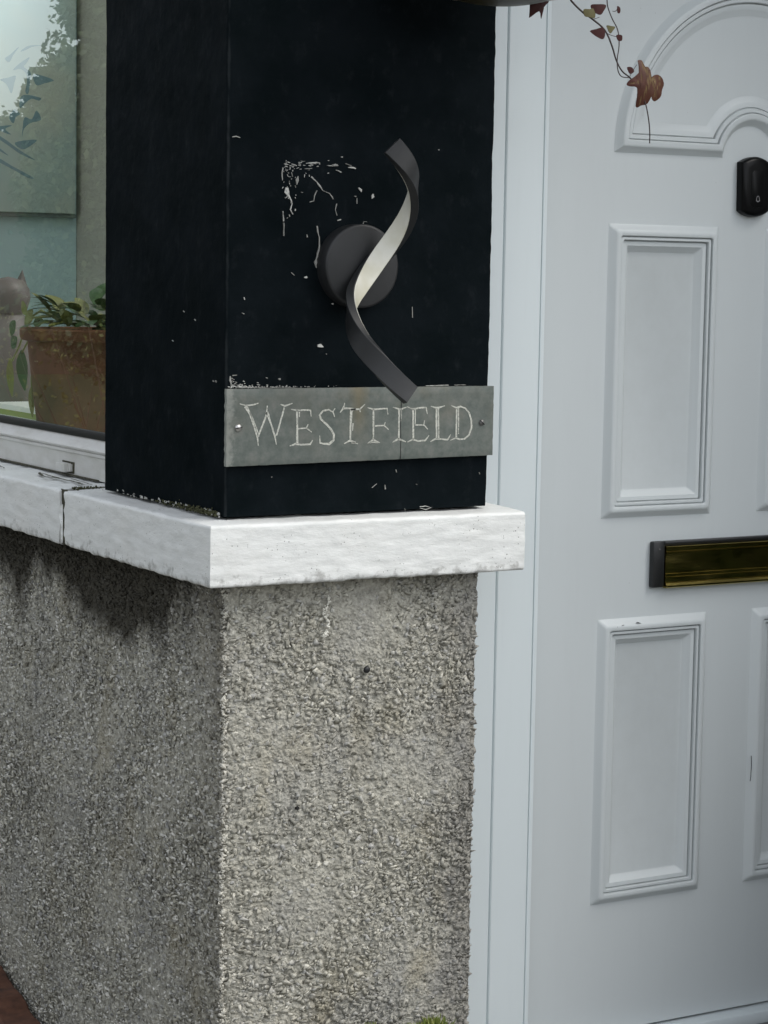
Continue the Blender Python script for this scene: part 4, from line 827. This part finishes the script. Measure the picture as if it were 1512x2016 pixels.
# ---------------------------------------------------------------- hanging basket and ivy
bk_ = empty('hanging_basket', (0.349, -0.20, 1.62)); tag(bk_, 'dark brown hanging basket bowl with a pale rim line at the top edge', 'hanging basket')
pb = []
for k in range(22):
    a = R(90*k/21); pb.append((0.17*math.sin(a)+0.0001, -0.105*math.cos(a)))
MB().lathe(pb+[(0.172, 0.01), (0.166, 0.012), (0.15, 0.0)], (0.349, -0.2, 1.723), 64).build('bowl', BASK, bk_, 60)
MB().lathe([(0.0905, -0.0895), (0.0935, -0.0905), (0.1005, -0.0870), (0.0995, -0.0855)], (0.349, -0.2, 1.723), 64).build('rim_band', Mat('pale_band', (0.55, 0.53, 0.42), .4).m, bk_, 60)
MB().lathe([(0.0001, 0.0), (0.16, 0.0)], (0.349, -0.2, 1.725), 32).build('soil', SOIL, bk_)
for k in range(3):
    a = R(120*k+40); MB().tube([(0.349+0.165*math.cos(a), -0.2+0.165*math.sin(a), 1.733), (0.349, -0.2, 2.19)], 0.0012, 6).build('chain', SCREWD, bk_)
for i in range(70):
    a = random.uniform(0, 6.28); r_ = 0.14*random.random(); d = (math.cos(a), math.sin(a), random.uniform(0.2, 1.2))
    V, F = leaf((0.349+r_*math.cos(a), -0.2+r_*math.sin(a), 1.73), d, random.uniform(0.05, 0.09), 0.02, droop=0.5); mesh('leaf', V, F, LEAFG, bk_, 180)
ivy = empty('ivy_trail', (0.55, -0.16, 1.75)); tag(ivy, 'thin trailing ivy stems with dark red leaves hanging in front of the door', 'ivy')
for st in IVY_STEMS:
    pts = [(a*1e-4, -0.16+0.004*math.sin(i*1.1), b*1e-4) for i, (a, b, w_) in enumerate(st)]
    if st is IVY_STEMS[0] or st is IVY_STEMS[1]: pts = [(0.44, -0.19, 1.735)]+[(pts[0][0]-0.03, -0.165, pts[0][2]+0.035)]+pts
    rs = [max(w_*1e-4*0.42, 4e-4) for a, b, w_ in st]; rs = [rs[0]]*(len(pts)-len(rs))+rs
    q = []; qr = []
    for i in range(len(pts)-1):
        P0, P1, P2, P3 = (Vector(pts[max(i-1, 0)]), Vector(pts[i]), Vector(pts[i+1]), Vector(pts[min(i+2, len(pts)-1)]))
        for k in range(4):
            u = k/4; q.append(0.5*((2*P1)+(P2-P0)*u+(2*P0-5*P1+4*P2-P3)*u*u+(3*P1-P0-3*P2+P3)*u**3)); qr.append(rs[i]+(rs[i+1]-rs[i])*u)
    q.append(Vector(pts[-1])); qr.append(rs[-1])
    MB().tube(q, qr, 7).build('stem', STEM, ivy, 180)
def leafpoly(name, outline, mat, parent, y0, res, curl, veins=None):
    """filled outline on a fine lattice so that it can curl, with real thickness"""
    pts = [(a*1e-4, b*1e-4) for a, b, _ in outline]; n = len(pts)
    sm = []
    for i in range(n):                       # smooth the outline
        p0, p1, p2, p3 = (Vector(pts[(i+k-1) % n]) for k in range(4))
        for k in range(3):
            u = k/3; sm.append(0.5*((2*p1)+(p2-p0)*u+(2*p0-5*p1+4*p2-p3)*u*u+(3*p1-p0-3*p2+p3)*u**3))
    bm = bmesh.new(); vs = [bm.verts.new((p.x, 0, p.y)) for p in sm]; f = bm.faces.new(vs)
    bmesh.ops.triangulate(bm, faces=[f])
    for _ in range(res): bmesh.ops.subdivide_edges(bm, edges=list(bm.edges), cuts=1, use_grid_fill=True)
    cx = sum(p.x for p in sm)/len(sm); cz = sum(p.y for p in sm)/len(sm)
    vv = []
    for v in bm.verts:
        dv = 1.0
        if veins:
            for a, b in veins:
                A = Vector((a[0]*1e-4, a[1]*1e-4)); B = Vector((b[0]*1e-4, b[1]*1e-4)); Q = Vector((v.co.x, v.co.z))
                t = max(0, min(1, (Q-A).dot(B-A)/(B-A).length_squared)); dv = min(dv, (Q-A-(B-A)*t).length/(0.0017*(1-0.5*t)))
        vv.append(max(0.0, 1-dv*dv) if veins else 0.0)
        r2 = ((v.co.x-cx)**2+(v.co.z-cz)**2)
        v.co.y = y0+curl*r2*8-(0.0010*(1-min(1, dv)) if veins else 0)*-1+0.0012*noise.noise(Vector((v.co.x, 0, v.co.z))*80)
    bm.verts.index_update()
    me = bpy.data.meshes.new(name); bm.to_mesh(me); bm.free()
    at = me.attributes.new('vein', 'FLOAT', 'POINT'); at.data.foreach_set('value', vv)
    me.polygons.foreach_set('use_smooth', [True]*len(me.polygons)); me.materials.append(mat)
    o = bpy.data.objects.new(name, me); col.objects.link(o); o.parent = parent; o.matrix_parent_inverse = Matrix.Translation(-world_loc(parent))
    sol = o.modifiers.new('thickness', 'SOLIDIFY'); sol.thickness = 0.0006; es = o.modifiers.new('sharp rim', 'EDGE_SPLIT'); es.split_angle = R(40)
    return o
bl = leafpoly('leaf', IVY_LEAF, IVYBIG, ivy, -0.168, 3, 0.8, IVY_VEINS); bl['label'] = 'large dark red ivy leaf with pale veins'
for k, st in enumerate(IVY_SMALL):
    mx_ = sum(p[0] for p in st)/len(st); mz_ = sum(p[1] for p in st)/len(st)
    st = [(mx_+(a-mx_)*(1.42 if q % 2 == 0 else 0.92), mz_+(b-mz_)*(1.42 if q % 2 == 0 else 0.92), c_) for q, (a, b, c_) in enumerate(st)]
    leafpoly('leaf', st, IVYOLIVE if k in (1, 4) else IVYRED, ivy, -0.165, 1, 1.2)

# ---------------------------------------------------------------- brown stone block at the foot of the side wall
bs = MB(); rg = []
prof_b = [(1.15, -0.092), (1.02, -0.098), (0.935, -0.1085), (0.915, -0.116), (0.880, -0.128), (0.83, -0.1335), (0.81, -0.1385), (0.79, -0.152), (0.72, -0.160), (0.68, -0.172), (0.66, -0.23)]
pts_b = []
for i in range(len(prof_b)-1):
    for k in range(6): pts_b.append((prof_b[i][0]+(prof_b[i+1][0]-prof_b[i][0])*k/6, prof_b[i][1]+(prof_b[i+1][1]-prof_b[i][1])*k/6))
for xx in (-0.012, -0.016, -0.075, -0.08):
    q = [(xx, y_+0.003*noise.noise(Vector((y_*70, xx*30, 1))), z_+0.003*noise.noise(Vector((y_*80, xx*40, 0)))-(0.004 if xx in (-0.012, -0.08) else 0)) for y_, z_ in pts_b]
    rg.append(q+[(xx, 0.66, -0.24), (xx, 1.15, -0.24)])
o = MB().rings(rg, True, True).build('stone_block', BROWN, None, 35); tag(o, 'rust brown broken stone block at the foot of the side wall', 'stone')
shade_tub = empty('shade_shrub', (1.42, -0.42, -0.19)); tag(shade_tub, 'unseen dark potted shrub, added to shade the lower door', 'added shade shrub')  # out of view, added to block low sky light from the door
MB().lathe([(0.0001, 0.0), (0.14, 0.0), (0.18, 0.30), (0.19, 0.30), (0.19, 0.33), (0.17, 0.33)], (1.45, -0.42, -0.1895), 40).build('shade_tub', BPLAST, shade_tub, 40)
SHADE_SHRUB = shade_tub
# weeds with tips showing at the foot of the front wall
weed = empty('weed_clump', (0.33, -0.03, -0.21)); tag(weed, 'bright green mossy weed tuft growing up at the foot of the front wall', 'weed')
mb = MB()
for i in range(420):
    g_ = rng.choice(3, p=[0.22, 0.5, 0.28]); cx = (0.262, 0.335, 0.372)[g_]; hmax = (0.033, 0.020, 0.026)[g_]
    x_ = cx+rng.normal(0, (0.005, 0.028, 0.018)[g_]); y_ = -0.012-abs(rng.normal(0, 0.008)); top = hmax-abs(rng.normal(0, 0.010))-((x_-cx)**2)*6
    V, F = leaf((x_, y_, top-0.022), (rng.normal(0, .45), rng.normal(-.2, .3), 1), 0.022, 0.0016, droop=0.0, up=Vector((0, -1, 0.01)), n=3); mb.add(V, F)
tag(mb.build('moss_leaves', WEED, weed), kind='stuff')
MB().tube([(0.262, -0.02, -0.215), (0.264, -0.016, 0.0)], 0.003, 6).tube([(0.33, -0.02, -0.215), (0.335, -0.016, -0.005)], 0.004, 6).tube([(0.38, -0.02, -0.215), (0.372, -0.016, 0.0)], 0.003, 6).build('stem', LEAFY, weed)

# ---------------------------------------------------------------- out of view: wall above, plus board and wall added to shade the door
def thing1(mb, name, mat, label, cat_): return tag(mb.build(name, mat), label, cat_)
thing1(MB().box(-0.02, 0.45, -0.02, 3.2, 2.251, 2.6).box(0.4505, 3.2, -0.02, 0.3, 2.251, 2.6), 'upper_wall', EXTW, 'pale rendered wall above the window and the door', 'wall')  # split boxes leave the room roofless so sky light brightens it
thing1(MB().box(1.755, 2.2, -0.75, 0.3, -0.22, 2.25), 'door_shade_wall', Mat('shade_wall_grey', (0.24, 0.235, 0.22), .9).m, 'unseen grey wall added to keep sun off the door', 'wall')  # out of view, placed to block sun from the door
thing1(MB().box(-0.3, 2.3, -0.34, -0.0205, 2.20, 2.25), 'shade_canopy', FRAMEM, 'unseen white board added to shade door and pillar, holding the basket', 'added_canopy')  # out of view, added for shade; the basket chains reach it

# ---------------------------------------------------------------- what the window glass and the brass see: garden to the north-west, added hedges to the south and left
def foliage(name, mat, n, place, s0, s1, parent=None):
    P = np.array([place() for _ in range(n)]); s = rng.uniform(s0, s1, (n, 1)); A = rng.normal(size=(n, 3)); A /= np.linalg.norm(A, axis=1, keepdims=True)
    B = np.cross(A, rng.normal(size=(n, 3))); B /= np.linalg.norm(B, axis=1, keepdims=True)
    V = np.stack([P-A*s, P+B*s*.55, P+A*s, P-B*s*.55], 1).reshape(-1, 3); T = np.arange(4*n).reshape(n, 4)
    return arr_mesh(name, V, T, mat, parent)
def blob(centers):
    c = centers[rng.integers(len(centers))]; d = rng.normal(size=3); d /= np.linalg.norm(d); return np.array(c[:3])+d*c[3]*rng.uniform(0.55, 1.0)
def tree(x, y, h, r_, label, n=9000, seed=1):
    t = empty('garden_tree', (x, y, -0.2)); tag(t, label, 'tree')
    MB().tube([(x, y, -0.25), (x+.1, y, h*.4), (x-.05, y+.1, h*.8)], [0.22, 0.15, 0.05], 10).build('trunk', BARK, t, 180)
    mb = MB()
    for k in range(7):
        a = k*0.9; mb.tube([(x, y, h*.35+.1*k), (x+math.cos(a)*r_*.4, y+math.sin(a)*r_*.4, h*.55+.1*k), (x+math.cos(a)*r_*.75, y+math.sin(a)*r_*.75, h*.7+.1*k)], [0.07, 0.045, 0.015], 6)
    mb.build('limbs', BARK, t, 180)
    random.seed(seed); cs = [(x+random.uniform(-.6, .6)*r_, y+random.uniform(-.6, .6)*r_, h*.62+random.uniform(-.5, .5)*r_, r_*random.uniform(.2, .45)) for _ in range(40)]
    foliage('crown', TREEL, n, lambda: blob(cs), 0.03, 0.07, t)
t = empty('garden_tree', (-6.6, 14.5, -0.2)); tag(t, 'broad green tree at the far side of the lawn reflected in the window', 'tree')
MB().tube([(-6.6, 14.6, -0.25), (-6.5, 14.5, 2.0), (-6.7, 14.5, 4.0)], [0.2, 0.14, 0.05], 10).build('trunk', BARK, t, 180)
TC = [(-6.4, 14.5, 3.2, 1.15), (-5.95, 14.5, 2.0, 1.0), (-6.9, 14.5, 4.3, 1.3), (-5.8, 14.5, 1.1, .8), (-5.55, 14.5, 2.6, .55), (-5.75, 14.4, 3.55, .45), (-7.6, 14.5, 3.0, 1.4), (-5.45, 14.5, 1.9, .5), (-6.0, 14.5, 4.2, .35)]
foliage('crown', TREEL, 60000, lambda: blob(TC), 0.02, 0.05, t)
sh = empty('twiggy_shrub', (-1.75, 5.0, -0.2)); tag(sh, 'sparse twiggy shrub with yellow green leaves near the window', 'shrub')
mb = MB(); TW = []
for k in range(20):
    a = rng.uniform(0, 6.28); x_, y_ = -1.75+rng.normal(0, .22), 5.0+rng.normal(0, .25); tip = (x_+.25*math.cos(a), y_+.25*math.sin(a), rng.uniform(0.75, 1.16))
    mb.tube([(-1.75+rng.normal(0, .06), 5.0, -0.25), ((x_-1.75)/2, (y_+5)/2, 0.4), tip], [0.006, 0.004, 0.0015], 5); TW.append(tip)
mb.build('twigs', BARK, sh, 180)
def twp():
    c_ = TW[rng.integers(len(TW))]; f_ = rng.random()**2; return np.array([c_[0], c_[1], c_[2]-0.35*f_])+rng.normal(0, .025, 3)
foliage('leaves', LEAFY, 700, twp, 0.007, 0.015, sh)
lawn = MB().box(-60, -0.9, 3.0, 90, -0.23, -0.21).build('lawn', Mat('grass_green', (0.035, 0.06, 0.018), .95).m); tag(lawn, 'dark green lawn beside the house', kind='structure')
tree(-9.5, 8.0, 6.0, 2.6, 'tall tree standing at the side of the garden', 9000, 5)
def hedge(x0, x1, y0, y1, h, label, n):
    t = empty('garden_or_added_hedge', ((x0+x1)/2, (y0+y1)/2, -0.22)); tag(t, label, 'hedge')
    def pl2():
        u = rng.random(3); k = rng.integers(3)
        if k < 2: u[k] = round(u[k])
        else: u[2] = 1
        return np.array([x0+(x1-x0)*u[0], y0+(y1-y0)*u[1], -0.2+h*u[2]])+rng.normal(0, .08, 3)
    MB().box(x0+.1, x1-.1, y0+.1, y1-.1, -0.22, h-.35).build('branches', BARK, t)
    foliage('leaves', HEDGEL, n, pl2, 0.03, 0.08, t)
hedge(-5.2, -4.2, -2.5, 6.5, 1.5, 'unseen dark hedge added to dim the light from the left', 26000)  # placed to block side light and darken the left faces
hedge(-3.0, 9.0, -9.5, -8.5, 2.2, 'unseen dark hedge added for the brass flap to reflect', 26000)  # placed so the brass mirrors something dark
foliage('shade_foliage', HEDGEL, 9000, lambda: blob([(1.45, -0.42, 0.35, 0.24), (1.5, -0.42, 0.62, 0.22), (1.42, -0.45, 0.5, 0.2)]), 0.012, 0.03, SHADE_SHRUB)
nb = empty('neighbour_house', (-9, 34, -0.2)); tag(nb, 'pale house with slate roof standing beyond the garden', 'house')
MB().box(-26, -20, 34, 40, -0.22, 2.6).build('wall', EXTW, nb)
MB().add([(-26.3, 33.7, 2.6), (-19.7, 33.7, 2.6), (-19.7, 40.3, 2.6), (-26.3, 40.3, 2.6), (-26.3, 37, 4.6), (-19.7, 37, 4.6)], [(0, 1, 5, 4), (2, 3, 4, 5), (1, 2, 5), (3, 0, 4)]).build('roof', DARKW, nb)
for k in range(2): MB().box(-25+2.5*k, -23.7+2.5*k, 33.95, 34.1, 0.7, 1.8).build('window', SHINE, nb)
hedge(-26.0, 4.0, 27.0, 28.5, 3.6, 'long dark hedge at the far end of the garden', 40000)
